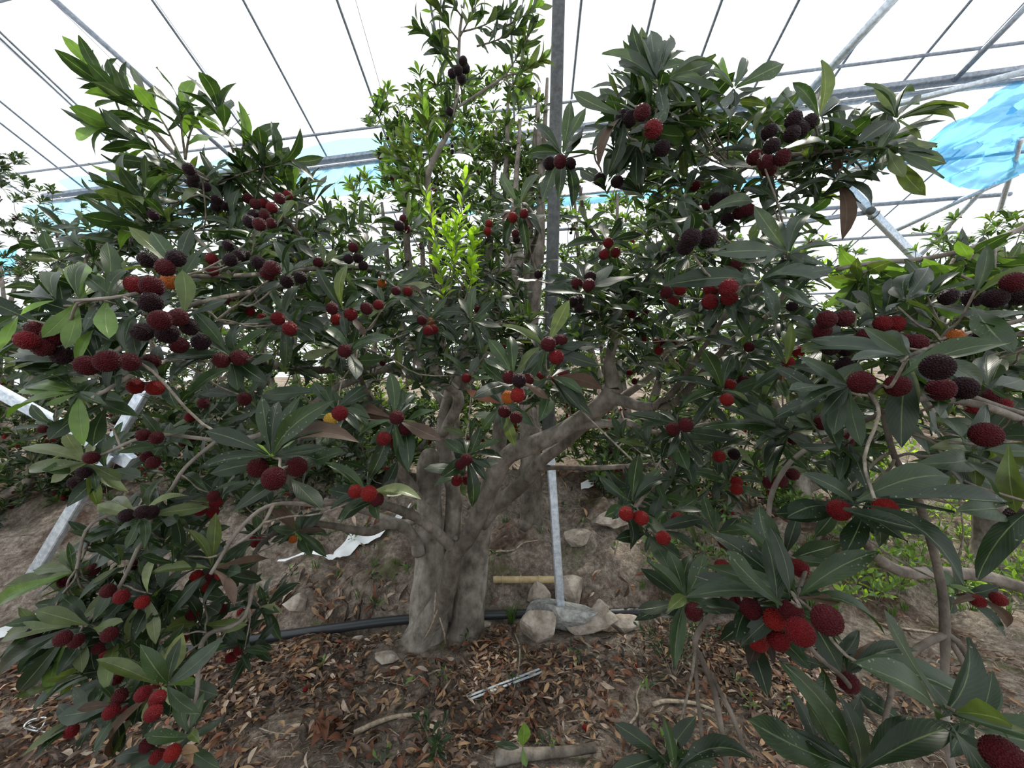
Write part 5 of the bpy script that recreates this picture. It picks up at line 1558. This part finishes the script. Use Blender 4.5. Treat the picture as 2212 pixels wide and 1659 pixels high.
weed(gpt(940, 1640), 30, .055, .16, 'mdm', 'dark green seedling clump growing by the bent dead branch', name='seedling', cat='seedling', stems=5)
c = gpt(1128, 1672); sd = Tree('seedling', 'two leaved bright green seedling standing in the litter', c, 'seedling')
sd.leaves += [(P(1128, 1612, c[1]), P(1133, 1560, c[1] - .02), np.array([0.2, -1, .3]), 0, 'l', 1.5, 0), (P(1130, 1614, c[1]), P(1137, 1657, c[1] - .03), np.array([-.2, -1, .3]), 2, 'l', 1.4, 0),
              (P(1122, 1616, c[1]), P(1070, 1607, c[1]), np.array([0, -.4, 1]), 1, 'm', 1.2, 0)]
sd.twigs.add(*tube([c, P(1128, 1612, c[1])], [.002, .0015], 5)); sd.twigs.build('stalk', M['twig'], sd.o); sd.twigs = MB(); sd.finish(10)
weed(gpt(1455, 1470), 110, .04, .34, 'dmmm', 'dark bushy weed with small leaves at the end of the black pipe', stems=7)
weed(gpt(1475, 1400), 70, .04, .26, 'dmml', 'leafy weed with fine stems behind the dark bushy weed', stems=5)
weed(gpt(975, 1335), 12, .035, .16, 'lm', 'little green sucker growing from the foot of the stems', name='sucker', cat='shoot', stems=1)
for x, y in ((870, 1490), (1240, 1420), (1255, 1440), (700, 1450), (1010, 1395), (1180, 1620), (1430, 1600), (830, 1660), (960, 1470), (1395, 1500), (1110, 1480), (1590, 1480), (1620, 1540), (1700, 1540)):
    weed(gpt(x, y), int(rng.integers(4, 9)), .04, .05, 'llmg', 'tiny green weed sprouting through the leaf litter', 'tiny weeds in the litter', stems=2)
for _ in range(120):
    weed(spot(1830, 2260, 1095, 1310), int(rng.integers(9, 20)), U(.05, .085), U(.07, .16), 'llbl', 'low bright green weed in the sunny patch behind the right branches', 'weeds in the sunny patch', stems=3, single=8)
for _ in range(50):
    weed(spot(1380, 1900, 1120, 1330), int(rng.integers(8, 16)), U(.04, .07), U(.06, .13), 'llmo', 'low green weed on the slope right of the steel post', 'weeds on the slope', stems=3, single=8)
for _ in range(60):
    weed(spot(1700, 2250, 930, 1075), int(rng.integers(8, 16)), U(.08, .13), U(.12, .25), 'lbbo', 'pale green weed on the sunlit hillside in the distance', 'weeds on the hillside', stems=3, single=6)
for _ in range(36):
    weed(spot(560, 1380, 1060, 1320), int(rng.integers(6, 12)), U(.03, .055), U(.05, .10), 'lmmo', 'small green weed rooted in the face of the bank', 'weeds on the bank', stems=2, single=8)


def grass(c, n, h, label, group):
    g = MB()
    t = empty('grass_tuft', c); tag(t, label, 'grass', group)
    for _ in range(n):
        a = U(0, 6.28); l = h * U(.6, 1.1); b = c + np.array([U(-.02, .02), U(-.02, .02), 0]); w = np.array([-math.sin(a), math.cos(a), 0]) * .0022
        m = b + np.array([math.cos(a) * l * .25, math.sin(a) * l * .25, l * .65]); e = b + np.array([math.cos(a) * l * .7, math.sin(a) * l * .7, l * .8])
        g.add([b - w, b + w, m + w * .8, m - w * .8, e], [(0, 1, 2, 3), (3, 2, 4)])
    v = np.concatenate(g.v)
    ob('blades', mesh_np('blades', v, g.f, M['leaf'], tint=np.tile(np.array((.07, .13, .03)) * U(.8, 1.3), (len(v), 1)), uv=np.tile(np.array((.2, .5)), (len(v), 1))), t)

grass(gpt(1105, 1345), 46, .14, 'dark green grass tuft between the right stem and the rock slab', None)
for _ in range(40):
    grass(spot(1380, 2212, 1150, 1330), 22, U(.06, .12), 'small grass tuft on the slope right of the steel post', 'grass tufts on the slope')
for _ in range(24):
    grass(spot(560, 1400, 1060, 1300), 18, U(.05, .09), 'small grass tuft on the bank behind the stems', 'grass tufts on the bank')
